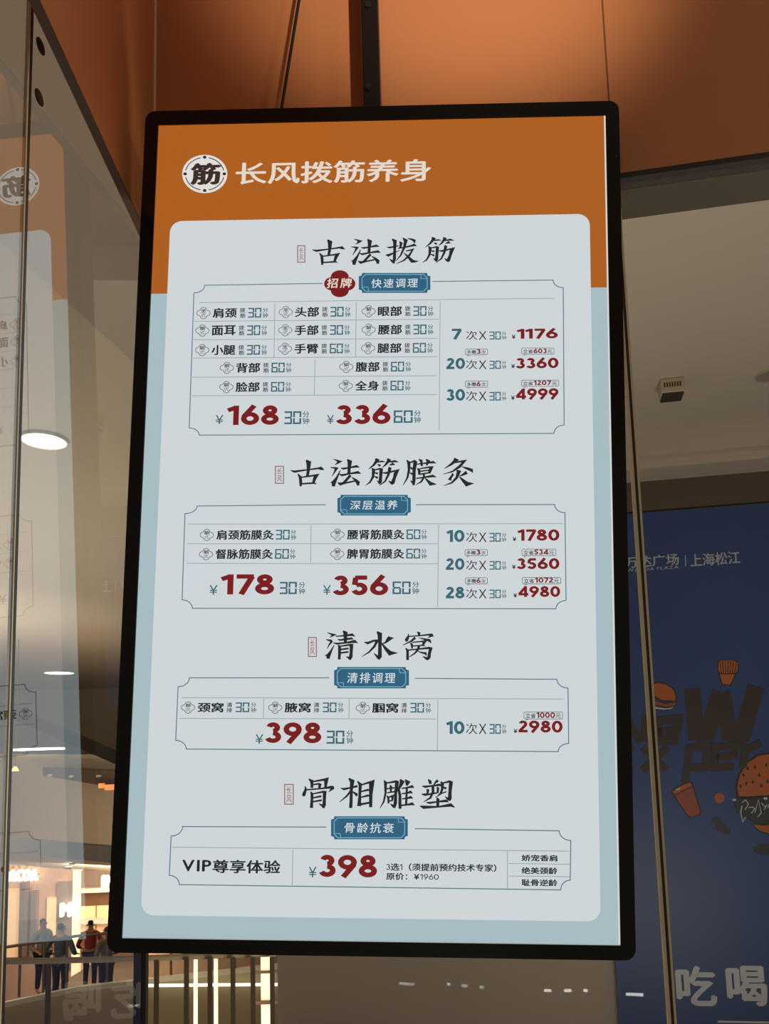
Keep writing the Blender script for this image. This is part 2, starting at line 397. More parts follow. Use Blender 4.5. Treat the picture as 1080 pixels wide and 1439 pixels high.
g.poly([(HW - .0017, -HH, .0003), (HW, -HH, .0003), (HW, HH, .0003), (HW - .0017, HH, .0003)], C_GLOW)
g.poly([(-HW, -HH, .0003), (HW, -HH, .0003), (HW, -HH + .0012, .0003), (-HW, -HH + .0012, .0003)], lcd('display_edge_dim', (168, 176, 176)))
screen = g.build('screen', disp, local=True)
Z1, Z2, Z3 = .0006, .0008, .0010
def sub(name, g): o = g.build(name, screen, local=True); return o

# header: round logo and shop name
g = GB(); lc = (287.8, 245)
fill(g, TV, ell(lc, 31.8, 27), C_LOGO, Z1)
for a0 in (12, 102, 192, 282):
    line(g, TV, [(lc[0] + 27.2 * math.cos(math.radians(a0 + 66 * k / 14)), lc[1] - 23 * math.sin(math.radians(a0 + 66 * k / 14))) for k in range(15)], .0011, C_DARKB, Z2)
for dx, dy in ((27.5, 0), (-27.5, 0), (0, -23.4), (0, 23.4)): fill(g, TV, ell((lc[0] + dx, lc[1] + dy), 2.6, 2.2, 12), C_DARKB, Z2)
text(g, TV, '筋', (267.5, 229.5, 310.5, 260.5), C_DARKB, Z2, bold=.045)
sub('shop_logo', g)
g = GB()
text(g, TV, '长风拨筋养身', (330.5, 226.2, 605, 257.6), C_CREAM, Z1, bold=.022)
sub('shop_name', g)

# headings in brush strokes
GU = """40,220,8 95,236,28 270,212,16 430,190,22 465,190,40 510,212,6
258,75,14 295,110,55 290,210,36 275,300,32
142,268,12 175,310,34 182,375,36 182,440,24
190,315,16 365,290,22 400,290,50 375,340,36 355,400,28
190,405,18 370,393,22 405,408,6"""
FA = """640,65,6 690,82,20 730,98,40 700,118,22 660,142,6
598,178,8 660,185,22 685,192,32 660,235,20 620,300,6
735,220,10 690,315,26 645,385,50 640,438,36
600,380,8 640,385,30
745,188,10 780,195,24 870,180,18 965,162,30 1005,178,6
835,68,14 870,100,50 860,190,36 855,275,34
720,270,10 760,285,26 870,262,18 985,245,32 1025,262,6
880,285,32 825,345,30 770,400,26
700,385,10 735,405,34 830,385,20 960,360,18
895,312,8 950,350,30 985,385,44 985,425,24"""
BO = """55,185,8 100,188,24 225,162,12
130,65,14 172,95,46 168,220,34 165,350,38 150,420,24
90,350,6 145,395,34
40,295,10 75,302,34 160,265,18 245,225,5
238,100,10 262,125,34 248,190,26
215,200,12 300,188,20 400,165,22 450,150,34 485,165,6
285,50,12 330,85,44 305,190,30 255,300,20 185,385,6
355,55,8 420,72,26 455,90,34 455,125,12
330,238,14 405,225,20 430,215,34 380,300,28 300,375,20 185,425,5
300,265,8 350,310,26 420,385,44 460,390,28 515,385,5"""
JIN = """705,40,16 735,60,38 680,130,24 610,185,6
725,88,14 800,78,20 840,85,6
735,115,8 775,140,32
870,40,14 895,60,36 850,120,24 800,165,5
880,88,14 975,75,26 1025,88,6
900,130,10 945,112,30 975,125,8
655,170,10 682,195,38 672,290,28 630,365,20 568,408,5
690,195,14 770,180,22 785,190,40 778,290,36 772,360,40 760,390,24
725,340,6 765,375,30
695,235,12 740,245,26
690,285,10 740,305,30
805,235,10 850,238,24 970,210,20 1000,210,50 970,300,34 945,370,44 930,395,20
885,345,6 935,380,36
890,155,14 905,175,38 885,260,28 840,350,20 760,412,5"""
MO = """108,68,10 140,100,36 142,200,28 120,310,22 60,415,6
150,105,16 215,78,22 228,95,44 212,220,36 210,340,38 205,415,24
160,350,6 205,385,36
155,165,12 195,190,28
150,240,10 190,260,26
240,125,12 360,110,18 475,95,28 515,110,6
275,55,12 310,75,30 320,150,24
375,55,12 410,80,36 385,140,18
255,178,10 280,200,30 285,270,26
290,185,14 420,165,20 450,170,40 420,250,28
295,222,16 420,205,16
290,262,18 430,240,16
240,320,14 350,305,18 470,285,30 518,302,6
345,255,24 350,300,26 310,365,20 235,410,5
365,318,12 440,395,44 520,400,6"""
JIU = """765,40,16 795,65,42 730,120,28 630,185,6
760,105,12 860,85,22 905,80,44 840,155,32 740,225,18 610,262,5
870,158,8 950,185,30 1005,205,34 1020,240,10
735,250,16 745,270,24 715,310,26 700,345,40
800,205,14 830,225,44 800,310,30 730,380,20 620,420,5
940,235,44 890,265,26 840,290,10
835,295,10 890,350,34 940,400,52 1035,388,5"""
QING = """95,68,6 150,90,20 195,102,38 130,135,6
78,165,8 145,180,26 155,195,26 120,240,16 92,295,5
190,240,8 150,320,22 110,385,46 108,430,34
65,378,8 110,390,30
215,122,12 345,110,18 440,98,30 478,122,6
312,45,14 348,75,46 345,210,32
240,165,12 280,172,20 430,150,24 455,162,8
180,212,10 230,222,22 350,210,18 475,190,34 515,212,6
245,240,12 265,260,32 265,350,32 260,440,30
275,258,14 400,238,22 430,245,40 425,350,34 420,400,40 405,445,24
355,400,6 410,425,34
280,302,18 390,288,20
280,350,18 390,335,20"""
SHUI = """780,55,14 820,90,50 822,250,38 820,400,44 800,440,26
735,350,6 800,415,34
605,200,8 650,215,28 740,180,22 785,180,32 745,260,26 670,340,18 570,402,5
935,122,6 965,145,52 900,205,22 845,228,8
845,215,12 900,290,34 960,355,50 1065,350,5"""
WO = """510,100,14 560,130,50 555,190,40
310,145,14 310,200,36 265,290,70 250,330,20
320,208,22 560,190,24 790,165,34 850,180,70 900,200,10
830,190,40 765,245,10
470,235,50 370,320,34 180,410,12
550,240,10 700,275,36 800,300,50 840,360,16
360,360,30 390,400,44 395,490,30
395,345,22 600,325,26 700,320,60 660,380,44 640,420,44
410,432,24 640,415,24 715,438,10
240,475,12 290,530,50 290,650,50 290,760,48
310,525,26 560,500,26 790,475,44 830,490,60 800,600,56 790,690,64 750,760,30
640,670,10 750,730,60
555,430,46 540,500,46 460,600,32 330,685,14
530,555,12 640,590,34 710,600,44 735,655,14"""
GUB = """135,65,12 178,95,36 180,190,28
190,102,16 340,75,24 380,72,44 365,190,24
200,142,16 275,132,20 290,145,34 280,190,26
85,165,10 95,205,26 65,285,40 60,305,16
100,215,16 300,198,16 440,178,30 465,190,50 488,200,6
455,200,30 410,245,6
160,240,10 180,270,30 178,370,30 172,465,36
190,270,14 330,242,22 355,248,40 350,350,34 348,420,38 335,468,24
275,405,6 335,440,34
195,325,16 310,302,22
195,378,16 315,358,22"""
XIANG = """575,192,8 620,205,26 720,185,16 795,165,26 808,180,6
685,55,12 735,95,48 722,220,32 718,380,34 712,465,36
712,230,22 660,300,20 560,382,7
740,240,12 790,275,30 800,300,24
805,95,12 845,140,36 838,300,30 830,440,44
855,148,16 960,115,22 1005,112,56 990,280,38 988,455,34
855,240,14 950,215,24 970,220,14
855,318,14 950,293,24 970,298,14
850,415,24 980,390,22"""
DIAO = """88,80,10 108,110,32 108,250,22 85,360,18 35,448,6
115,118,14 240,95,24 260,105,40 242,250,30 238,380,36 220,445,26
170,390,6 220,425,34
120,192,14 225,178,16
165,140,8 180,165,26 178,235,18
125,245,12 235,228,16
125,280,10 145,310,24 148,385,20
150,300,12 205,285,26 195,350,20
150,355,14 205,345,14
300,65,12 330,100,44 290,180,26 250,235,8
280,195,26 298,280,30 298,380,32 300,455,30
365,70,10 405,105,44 385,150,20
320,188,12 400,175,18 460,160,28 485,180,6
390,170,22 385,280,22 380,405,24
320,258,12 400,245,18 440,232,28 465,250,6
325,325,12 400,315,18 440,302,28 470,318,6
305,412,16 400,402,18 460,388,30 492,408,6"""
SU = """668,65,8 695,95,32 700,130,26
800,80,30 770,105,22 740,140,8
590,155,10 630,165,24 730,152,16 820,140,26 850,150,6
650,195,10 668,210,28 660,255,20
585,262,10 625,270,26 720,258,16 790,245,16
785,170,14 800,185,26 795,250,20
730,140,30 735,230,28 700,310,22 605,368,5
835,95,10 858,125,34 855,200,26 830,260,20 765,310,5
865,115,14 950,95,24 970,110,40 958,230,34 955,320,40 945,350,22
890,295,6 945,335,34
870,170,14 910,190,26
840,255,14 915,228,12
645,372,10 690,378,22 800,362,16 905,350,28 940,368,6
785,310,14 800,335,32 795,430,28
560,418,8 610,435,34 800,430,16 970,405,34 1022,438,6"""
def heading(parts):
    g = GB()
    for sp, a in parts:
        if len(a) == 3: strokes(g, TV, sp, a[0], a[1], a[2], C_TEXT, Z1)
        else: strokes(g, TV, sp, 0, 0, 1, C_TEXT, Z1, a[0], a[1])
    return sub('section_heading', g)
heading([(GU, (435, 330, 10.286)), (FA, (435, 330, 10.286)), (BO, (538, 330, 10.286)), (JIN, (538, 330, 10.286))])
def z2(x0, y0, x1, y1): return (400 + x0 / 6.353, 640 + y0 / 6.353, 400 + x1 / 6.353, 640 + y1 / 6.353)
heading([(GU, ((40, 75, 510, 440), z2(52, 42, 352, 278))), (FA, ((598, 65, 1025, 440), z2(407, 35, 680, 280))),
         (JIN, ((568, 40, 1025, 412), z2(720, 30, 1015, 272))), (MO, (560, 640, 9.818)), (JIU, (560, 640, 9.818))])
heading([(QING, (450, 882, 9.818)), (SHUI, (450, 882, 9.818)), (WO, (555, 882, 16.615))])
heading([(GUB, (420, 1088, 9.818)), (XIANG, (420, 1088, 9.818)), (DIAO, (530, 1088, 9.391)), (SU, (530, 1088, 9.391))])
# seals
for x0, y0, x1, y1 in ((418.2, 345.7, 428.3, 368.9), (387, 655.6, 398.3, 679.4), (433.3, 896, 444.4, 922.6), (400, 1102.3, 412, 1130)):
    g = GB(); line(g, TV, [(x0, y0), (x1, y0), (x1, y1), (x0, y1)], .0011, C_SEAL, Z1, True)
    m = (y0 + y1) / 2; text(g, TV, '长', (x0 + 2.2, y0 + 2.2, x1 - 2.2, m - .6), C_SEAL, Z1, bold=.01); text(g, TV, '风', (x0 + 2.2, m + .6, x1 - 2.2, y1 - 2.2), C_SEAL, Z1, bold=.01)
    sub('seal', g)
# badges
def badge(x0, y0, x1, y1, s, tb):
    g = GB(); r = 4.6; i = 2.2
    def notch(x0, y0, x1, y1, r):
        P = []
        for cx, cy, a in ((x0, y0, 90), (x1, y0, 180), (x1, y1, 270), (x0, y1, 0)):
            P += [(cx + r * math.cos(math.radians(a - 90 * k / 6 if False else a + (-90) * k / 6)), cy + r * math.sin(math.radians(a - 90 * k / 6))) for k in range(7)]
        return P
    P = [(x0 + r, y0), (x1 - r, y0), (x1 - r * .9, y0 + r * .75), (x1, y0 + r), (x1, y1 - r), (x1 - r * .9, y1 - r * .75), (x1 - r, y1), (x0 + r, y1), (x0 + r * .9, y1 - r * .75), (x0, y1 - r), (x0, y0 + r), (x0 + r * .9, y0 + r * .75)]
    c = ((x0 + x1) / 2, (y0 + y1) / 2); pc = TV.px(*c)
    for a, b in zip(P, P[1:] + P[:1]):
        g.poly([(*pc, Z1), (*TV.px(*b), Z1), (*TV.px(*a), Z1)], C_BADGE)
    a, b, c_, d = x0 + 4.5, y0 + i, x1 - 4.5, y1 - i; k = 5
    line(g, TV, [(a + k, b), (c_ - k, b), (c_, b + k), (c_, d - k), (c_ - k, d), (a + k, d), (a, d - k), (a, b + k)], .0008, C_BADGELINE, Z2, True)
    line(g, TV, [(c_ - 2 * k + 1, b), (c_ - 2 * k + 1.5, b + k + .8), (c_, b + k + 1)], .0006, C_BADGELINE, Z2)
    line(g, TV, [(a + 2 * k - 1, d), (a + 2 * k - 1.5, d - k - .8), (a, d - k - 1)], .0006, C_BADGELINE, Z2)
    text(g, TV, s, tb, C_WHITE, Z2, bold=.006, track=.12, slant=.06)
    sub('badge', g)
badge(504, 384, 604.5, 412, '快速调理', (521.7, 392, 586.7, 404.9))
badge(474, 695.6, 577, 724.7, '深层温养', (492, 703.4, 558.3, 716.6))
badge(469.3, 937.4, 574.4, 967.4, '清排调理', (487.8, 945.2, 555.2, 960))
badge(465, 1147, 572.8, 1179.4, '骨龄抗衰', (484.2, 1156, 553.3, 1170.4))
g = GB()
for cx, cy, rx, ry in ((477.3, 389.5, 12.6, 9.3), (477.3, 408.8, 12.6, 9.3), (467.5, 399.2, 12.2, 9.8), (487, 399.2, 12.2, 9.8)): fill(g, TV, ell((cx, cy), rx, ry), C_RED, Z1)
text(g, TV, '招牌', (459.4, 391.5, 494.2, 405.3), C_CREAM, Z3, bold=.02, track=.15, slant=.1)
sub('badge', g)

# framed tables
def frame(g, TL, BL, BR, TR, gap):
    """TL etc: pairs of points (on the top/bottom line, on the side line) around each hollow corner"""
    def cn(p, q, corner, n=7):       # concave quarter arc around the outer corner
        a = (p[0] - corner[0], p[1] - corner[1]); b = (q[0] - corner[0], q[1] - corner[1])
        return [(corner[0] + a[0] * math.cos(t) + b[0] * math.sin(t), corner[1] + a[1] * math.cos(t) + b[1] * math.sin(t)) for t in [math.pi / 2 * k / n for k in range(n + 1)]]
    (tlt, tls), (blb, bls), (brb, brs), (trt, trs) = TL, BL, BR, TR
    P = [gap[0]] + cn(tlt, tls, (tls[0], tlt[1])) + cn(bls, blb, (bls[0], blb[1])) + cn(brb, brs, (brs[0], brb[1])) + cn(trs, trt, (trs[0], trt[1])) + [gap[1]]
    line(g, TV, P, .00105, C_DEEP, Z1)
def rule(g, a, b, w=.0007): line(g, TV, [a, b], w, C_LINE, Z1)
def icon(g, c, ch, w=9.6, h=8.2):
    P = [(-w, 0), (-w * .86, -h * .34), (-w * .50, -h * .50), (-w * .34, -h * .86), (0, -h), (w * .34, -h * .86), (w * .50, -h * .50), (w * .86, -h * .34), (w, 0), (w * .86, h * .34), (w * .50, h * .50), (w * .34, h * .86), (0, h), (-w * .34, h * .86), (-w * .50, h * .50), (-w * .86, h * .34)]
    line(g, TV, [(c[0] + x, c[1] + y) for x, y in P], .0007, C_FINE, Z1, True)
    text(g, TV, ch, (c[0] - 3.6, c[1] - 6, c[0] + 3.6, c[1] - .3), C_TEXT, Z1, bold=.015); text(g, TV, '式', (c[0] - 3.4, c[1] + .3, c[0] + 3.4, c[1] + 5.6), C_FINE, Z1, bold=.0)
def minutes(g, x0, x1, y0, y1, m=C_TEAL):    # the stacked word for minutes
    ym = (y0 + y1) / 2; text(g, TV, '分', (x0, y0, x1, ym - .3), m, Z1, bold=.014); text(g, TV, '钟', (x0, ym + .3, x1, y1), m, Z1, bold=.014)
def item(g, c, kind, name, stack, mins, off):
    icon(g, c, kind); y0, y1 = c[1] - 7.3, c[1] + 6.8
    text(g, TV, name, (c[0] + off[0], y0, c[0] + off[1], y1), C_TEXT, Z1, bold=.032)
    if stack:
        text(g, TV, stack[0], (c[0] + off[2], y0, c[0] + off[3], c[1] - .4), C_FINE, Z1, bold=.03); text(g, TV, stack[1], (c[0] + off[2], c[1] + .4, c[0] + off[3], y1), C_FINE, Z1, bold=.03)
    text(g, TV, mins, (c[0] + off[4], y0, c[0] + off[5], y1 - .4), C_TEAL, Z1, digits='S')
    minutes(g, c[0] + off[6], c[0] + off[7], y0, y1)
def price(g, yen, num, nb, seg=None, sb=None, fz=None):
    text(g, TV, '¥', yen, C_TEAL, Z1, bold=.004); text(g, TV, num, nb, C_RED, Z1, digits='B')
    if seg: text(g, TV, seg, sb, C_TEAL, Z1, digits='S'); minutes(g, fz[0], fz[1], sb[1], sb[3])
def deal(g, y0, y1, n, nx, num, numx, dy=0.0):
    text(g, TV, n, (nx[0], y0, nx[1], y1), C_TEAL, Z1, digits='B')
    text(g, TV, '次', (654.4, y0 + 2.8, 670.2, y1 + .2), C_TEXT, Z1); text(g, TV, 'X', (672.3, y0 + 3.6, 683.3, y1), C_TEXT, Z1)
    text(g, TV, '30', (687.3, y0 + 4, 703.3, y1 - .3), C_TEAL, Z1, digits='S'); minutes(g, 704.7, 711, y0 + 4, y1 - .3)
    text(g, TV, '¥', (numx[0] - 6.6, y1 - 7.2, numx[0] - 1.2, y1 - 1.2), C_TEXT, Z1, bold=.03); text(g, TV, num, (numx[0], y0 - .9, numx[1], y1 - 1.1), C_RED, Z1, digits='B')
def bubble(g, x0, y0, x1, y1, a, n, b):
    P = rrect(x0, y0, x1, y1, 1.8, 3); line(g, TV, P, .0006, C_FINE, Z1, True)
    line(g, TV, [(x0 + 4, y1), (x0 + 3, y1 + 2), (x0 + 7, y1)], .0006, C_FINE, Z1)
    wd = len(n) * 5.6 + 1; tot = 13.2 + wd + 7; k = (x1 - x0 - 4) / tot; x = x0 + 2
    text(g, TV, a, (x, y0 + 1.6, x + 12.6 * k, y1 - 1.2), C_TEXT, Z1, bold=.02); x += 13.2 * k
    text(g, TV, n, (x, y0 + .4, x + wd * k - .6, y1 - 1.4), C_RED, Z1, digits='B'); x += wd * k
    text(g, TV, b, (x, y0 + 1.8, x + 6.6 * k, y1 - 1.2), C_TEXT, Z1, bold=.01)

g = GB()
frame(g, ((287.8, 401.3), (272.6, 412)), ((280, 611.8), (266, 601.7)), ((778, 609.3), (792.2, 597.5)), ((776.6, 394), (790.9, 404.7)), ((453, 398.7), (607.5, 396)))
rule(g, (280, 425.6), (779, 419.5))
for a, b in (((272.6, 452), (616.5, 449)), ((271.5, 477.8), (614.6, 476)), ((271, 503.5), (614.6, 501.7)), ((269.7, 530.5), (613, 528.4)), ((269.7, 556.5), (613, 554.7))): rule(g, a, b)
for a, b in (((386.2, 426), (385, 502.5)), ((500.4, 425), (499.6, 502)), ((442.6, 505), (441.6, 555)), ((618.2, 424), (616.7, 605.6))): rule(g, a, b)
OA = (12.9, 46.8, 51, 58.9, 62.7, 81.2, 83, 90.6)
for c, k, n, m in (((286, 440.3), '坐', '肩颈', '30'), ((401.5, 438.9), '坐', '头部', '30'), ((517.8, 437.9), '躺', '眼部', '30'), ((284.5, 464.9), '躺', '面耳', '30'), ((400.8, 464.5), '坐', '手部', '30'), ((517.8, 463.7), '躺', '腰部', '30'),
                   ((284.2, 492.4), '躺', '小腿', '30'), ((400.5, 490.5), '坐', '手臂', '60'), ((517.1, 489.6), '躺', '腿部', '60'), ((318.8, 517.3), '躺', '背部', '60'), ((486.4, 516), '躺', '腹部', '60'), ((318.1, 544.3), '躺', '脸部', '60'), ((485.7, 542.6), '躺', '全身', '60')):
    item(g, c, k, n, '拨筋', m, OA)
price(g, (303, 583.6, 313.8, 596.3), '168', (318.5, 568.5, 391.8, 597.4), '30', (399.7, 578.2, 423.2, 596.3), (425, 434.4))
price(g, (459.3, 583.6, 469, 596), '336', (472, 567.7, 548.5, 596.3), '60', (553, 577, 579.6, 594.5), (581.4, 591))
deal(g, 462.3, 477.8, '7', (634.6, 648.7), '1176', (725.2, 783.3)); deal(g, 503.3, 519, '20', (626.7, 653.1), '3360', (724.4, 784.2)); deal(g, 547, 563.5, '30', (626.7, 653.1), '4999', (724.2, 784.2))
bubble(g, 653.6, 490.8, 684.8, 499, '多赠', '3', '次'); bubble(g, 732.6, 489.4, 778, 498.2, '立省', '603', '元'); bubble(g, 653.6, 535.9, 684.8, 544.5, '多赠', '6', '次'); bubble(g, 732.6, 534.6, 784.5, 543.2, '立省', '1207', '元')
sub('price_table', g)
g = GB()
frame(g, ((277, 711.3), (260, 722)), ((270.4, 855), (256, 843)), ((780.7, 855.6), (794.9, 844)), ((778.8, 709.2), (793.3, 720.8)), ((457.5, 709.5), (584, 709.5)))
for a, b in (((264.3, 736.8), (791.4, 736)), ((262.5, 764.3), (614.6, 764.3)), ((262.5, 791.8), (614.6, 792.5)), ((437, 738), (436.4, 790)), ((616, 737.4), (614.7, 853))): rule(g, a, b)
OB = (13.3, 94, 0, 0, 96.8, 116.3, 117.7, 125.3)
for c, n, m in (((290.7, 752), '肩颈筋膜灸', '30'), ((474.1, 751.5), '腰肾筋膜灸', '60'), ((289.6, 779), '督脉筋膜灸', '60'), ((473.8, 778.6), '脾胃筋膜灸', '60')): item(g, c, '躺', n, None, m, OB)
price(g, (294.3, 822.5, 305.8, 835.9), '178', (309.5, 807.2, 385.3, 836.6), '30', (393.2, 817.8, 417, 835), (419.6, 428.6))
price(g, (453.9, 822.5, 464.7, 835.9), '356', (467.6, 807.2, 545.3, 836.6), '60', (551.4, 817.3, 576.7, 835), (578.9, 588.6))
deal(g, 745, 761.8, '10', (626.8, 652.3), '1780', (726.4, 785.5)); deal(g, 784.6, 801, '20', (626, 652.3), '3560', (725.6, 785.5)); deal(g, 824.7, 841, '28', (626, 652.3), '4980', (727.5, 786.6))
bubble(g, 653, 772.5, 684.5, 781, '多赠', '3', '次'); bubble(g, 733, 772, 780.7, 781, '立省', '534', '元'); bubble(g, 653.6, 812, 684.5, 820.7, '多赠', '6', '次'); bubble(g, 733.7, 811.6, 787.4, 820.7, '立省', '1072', '元')
sub('price_table', g)
g = GB()
frame(g, ((266.3, 952.6), (250.4, 965)), ((261.9, 1052.6), (247, 1040.4)), ((783.9, 1056.2), (798.6, 1044.7)), ((782, 954.7), (797.6, 967)), ((462.6, 952.6), (583, 953.3)))
for a, b in (((255, 980.4), (791.4, 982.4)), ((251.5, 1009.6), (612.6, 1010.4)), ((370.6, 982), (370, 1009)), ((490.6, 982), (490.2, 1009.5)), ((615, 983.7), (614.2, 1054.3))): rule(g, a, b)
OC = (13, 50, 54, 62, 66.7, 86, 88, 95.6)
for c, n in (((264.4, 994.4), '颈窝'), ((386.7, 994.5), '腋窝'), ((509.6, 995), '腘窝')): item(g, c, '躺', n, '清排', '30', OC)
price(g, (358.9, 1031.9, 370, 1045.2), '398', (372.6, 1015.2, 451.5, 1046), '30', (458.9, 1026.7, 483.7, 1045.2), (486.7, 496))
deal(g, 1013.5, 1031.5, '10', (626.3, 652.3), '2980', (727.8, 790)); bubble(g, 735.8, 1000.6, 790, 1010.4, '立省', '1000', '元')
sub('price_table', g)
g = GB()
frame(g, ((256.7, 1161.5), (240.7, 1174.8)), ((252.2, 1243), (238, 1230)), ((787.4, 1250.4), (800.7, 1236.7)), ((785.2, 1167.4), (801.5, 1181)), ((458.5, 1162.2), (583, 1164.4)))
for a, b in (((241.9, 1190.4), (799.6, 1196)), ((411.5, 1194), (410.6, 1243.5)), ((712.6, 1196), (712.6, 1248.5)), ((714.4, 1213.3), (800.7, 1214.4)), ((714.4, 1231), (800.7, 1231.9))): rule(g, a, b)
text(g, TV, 'VIP', (255.8, 1208.2, 297, 1224.6), C_TEXT, Z1, bold=.026, track=.02); text(g, TV, '尊享体验', (298.5, 1208.2, 394.2, 1227.2), C_TEXT, Z1, bold=.026)
price(g, (433.6, 1218, 444.7, 1232.8), '398', (448.3, 1201.4, 529.7, 1234.4))
text(g, TV, '3选1（须提前预约技术专家）', (542.2, 1213.4, 697, 1224.4), C_TEXT, Z1, bold=.03)
text(g, TV, '原价：¥1960', (542.2, 1226.6, 616.3, 1236.8), C_TEXT, Z1, bold=.03)
for s, y0, y1 in (('娇宠香肩', 1200.9, 1210.4), ('绝美颈龄', 1218.5, 1228.4), ('耻骨逆龄', 1235.4, 1245.2)): text(g, TV, s, (732.2, y0, 782.8, y1), C_TEXT, Z1, bold=.034)
sub('price_table', g)
g = GB(); c = TV.px(865, 221); g.mesh([(c[0] + dx, c[1] + dy, zf + .0003) for dx, dy in ((-.0006, -.0006), (.0006, -.0006), (.0006, .0006), (-.0006, .0006))], [(0, 1, 2, 3)], mat('grey_mark', (120, 110, 100))); g.build('indicator_dot', disp, local=True)
# hanger bracket on the back
g = GB(); pc = TV.px(521.5, 300); g.box((pc[0], pc[1], 0), (1, 0, 0), (0, 1, 0), (0, 0, 1), (-.06, .06), (-.12, .05), (-.038, zb), BLACKM); g.build('mount_bracket', disp, local=True, bevel=.002)

# hanging pole and cable
pt = TV.O + TV.U * TV.px(521.5, 150)[0] + TV.V * (by1 - .14) - TV.N * .052
cen = hit(521.3, 80, pt, Vector((0, 1, 0))); pole = tag(empty('hanging_pole', (cen.x, pt.y, pt.z)), 'black square steel pole dropping from above to the back of the screen', 'pole')
POLE = mat('black_painted_steel', (26, 20, 17), rough=0.3, spec=0.4)
g = GB(); hw = 0.0112; g.abox((cen.x - hw, pt.y - .012, pt.z), (cen.x + hw, pt.y + .012, ZC), POLE); g.build('tube', pole, bevel=.002)
for py in (8, 123):
    c = hit(517, py, (0, pt.y - .012, 0), Vector((0, 1, 0))); g = GB(); g.disc(c + Vector((0, .001, 0)), (0, -1, 0), .0042, .0035, BLACKM, 16); g.build('bolt', pole)
ct = hit(420, 0, (0, .9, 0), Vector((0, 1, 0))); cb = hit(395, 155, (0, .9, 0), Vector((0, 1, 0))); d = (ct - cb)
g = GB(); g.tube([cb - d * .35, cb + d * .2, cb + d * .6, ct, cb + d * ((ZC - cb.z) / d.z)], .0021, BLACKM, 8)
tag(g.build('power_cable'), 'thin black cable slanting up behind the screen, left of the pole', 'cable')

# ------------------------------------------------------------------ corridor behind the back glass
BBS = Surf(wallpt(970, 1100, .05), UB, Z, NB)
b0, b1 = BBS.px(864, 1350)[0], BBS.px(1400, 1100)[0]; bz1 = BBS.px(980, 715)[1]; bz0 = -BBS.O.z + .02
bill = tag(empty('poster_board', mw=Surf(BBS.O - Z * (BBS.O.z - .02), UB, Z, NB).mw()), 'large dark blue poster board with burger drawings behind the right glass', 'poster')
PB = Surf(BBS.O - Z * (BBS.O.z - .02), UB, Z, NB)
P_BLUE = mat('poster_blue', (34, 70, 132), rough=0.45, noise=0.12, scale=1.2); P_BROWN = mat('poster_brown', (54, 42, 40), rough=0.5); P_GREY = mat('poster_grey_text', (186, 196, 208), rough=0.5); P_WHITE = mat('poster_white_text', (206, 212, 222), rough=0.5)
P_BUN = mat('poster_bun', (176, 92, 40), rough=0.5); P_LINE = mat('poster_ink', (38, 26, 24), rough=0.5); P_RED = mat('poster_cup_red', (150, 70, 56), rough=0.5); P_LETT = mat('poster_dark_green', (44, 50, 52), rough=0.5); P_FRIES = mat('poster_fries', (186, 104, 42), rough=0.5)
g = GB(); g.box((0, 0, 0), (1, 0, 0), (0, 1, 0), (0, 0, 1), (b0, b1), (0, bz1 + BBS.O.z - .02), (-.045, 0), P_BLUE); g.build('panel', bill, local=True)
g = GB()
text(g, PB, '万达广场', (877, 780, 953.5, 796.5), P_GREY, .001, bold=.02, lift=.00004); text(g, PB, 'WANDA PLAZA', (880, 797, 953, 801.5), P_GREY, .001, bold=.01, lift=.00004)
line(g, PB, [(962.5, 780), (963, 795.5)], .005, P_GREY, .001); text(g, PB, '上海松江', (968.5, 776.5, 1039.5, 794.5), P_GREY, .001, bold=.02, lift=.00004)
g.build('mall_name', bill, local=True)
g = GB()
def W(spec, w, mt): 
    for st in spec:
        W.z += .0003; g.ribbon([(*PB.px(x, y), w) for x, y in st], mt, W.z)
W.z = .001
W([[(972, 967), (978, 1040)], [(978, 1040), (992, 1040)], [(990, 1040), (1012, 972)], [(1014, 972), (1026, 1040)], [(1024, 1040), (1046, 1040)], [(1040, 1040), (1062, 964)]], .094, P_BROWN)
W([[(872, 1044), (874, 1005)], [(876, 1004), (900, 1042)], [(905, 1042), (908, 1004)]], .050, P_BROWN)
W([[(953, 1040), (922, 1042), (924, 1013), (953, 1010), (951, 1027), (924, 1029)]], .050, P_BROWN)
W([[(890, 1050), (868, 1052), (868, 1083), (890, 1082)], [(868, 1067), (888, 1066)], [(903, 1051), (936, 1082)], [(938, 1050), (902, 1083)], [(968, 1050), (962, 1100)], [(966, 1051), (994, 1049), (991, 1078), (966, 1080)],
   [(1030, 1077), (1003, 1079), (1005, 1050), (1033, 1047), (1031, 1062), (1006, 1064)], [(1048, 1046), (1043, 1078)], [(1048, 1054), (1068, 1044)]], .042, P_BROWN)
g.build('slogan', bill, local=True)
def outlined(g, pts, fillm, w=.008, z=.0014):
    fill(g, PB, pts, fillm, z); line(g, PB, pts, w, P_LINE, z + .0006, True)
g = GB()   # small burger
outlined(g, [(909, 982), (908, 972), (913, 962), (924, 959), (936, 961), (946, 968), (950, 978), (949, 986), (930, 985), (916, 977)], P_BUN)
outlined(g, [(911, 980), (920, 984), (934, 989), (949, 986), (949, 992), (936, 994), (920, 991)], P_RED, .004)
outlined(g, [(911, 987), (922, 993), (936, 995), (948, 993), (942, 997), (932, 998), (916, 996)], P_GREY, .005)
g.build('burger_drawing', bill, local=True)
g = GB()   # fries
outlined(g, [(1008.5, 930), (1012, 927.5), (1030, 927.5), (1037, 931), (1036, 943), (1031, 949), (1012, 949), (1008, 941)], P_FRIES, .005)
for k in range(7): line(g, PB, [(1011 + k * 3.9, 929), (1013 + k * 3, 948)], .005, P_LINE, .0022)
outlined(g, [(1010, 947), (1033, 947), (1026, 963), (1014, 962)], P_FRIES, .006, .0024)
g.build('fries_drawing', bill, local=True)
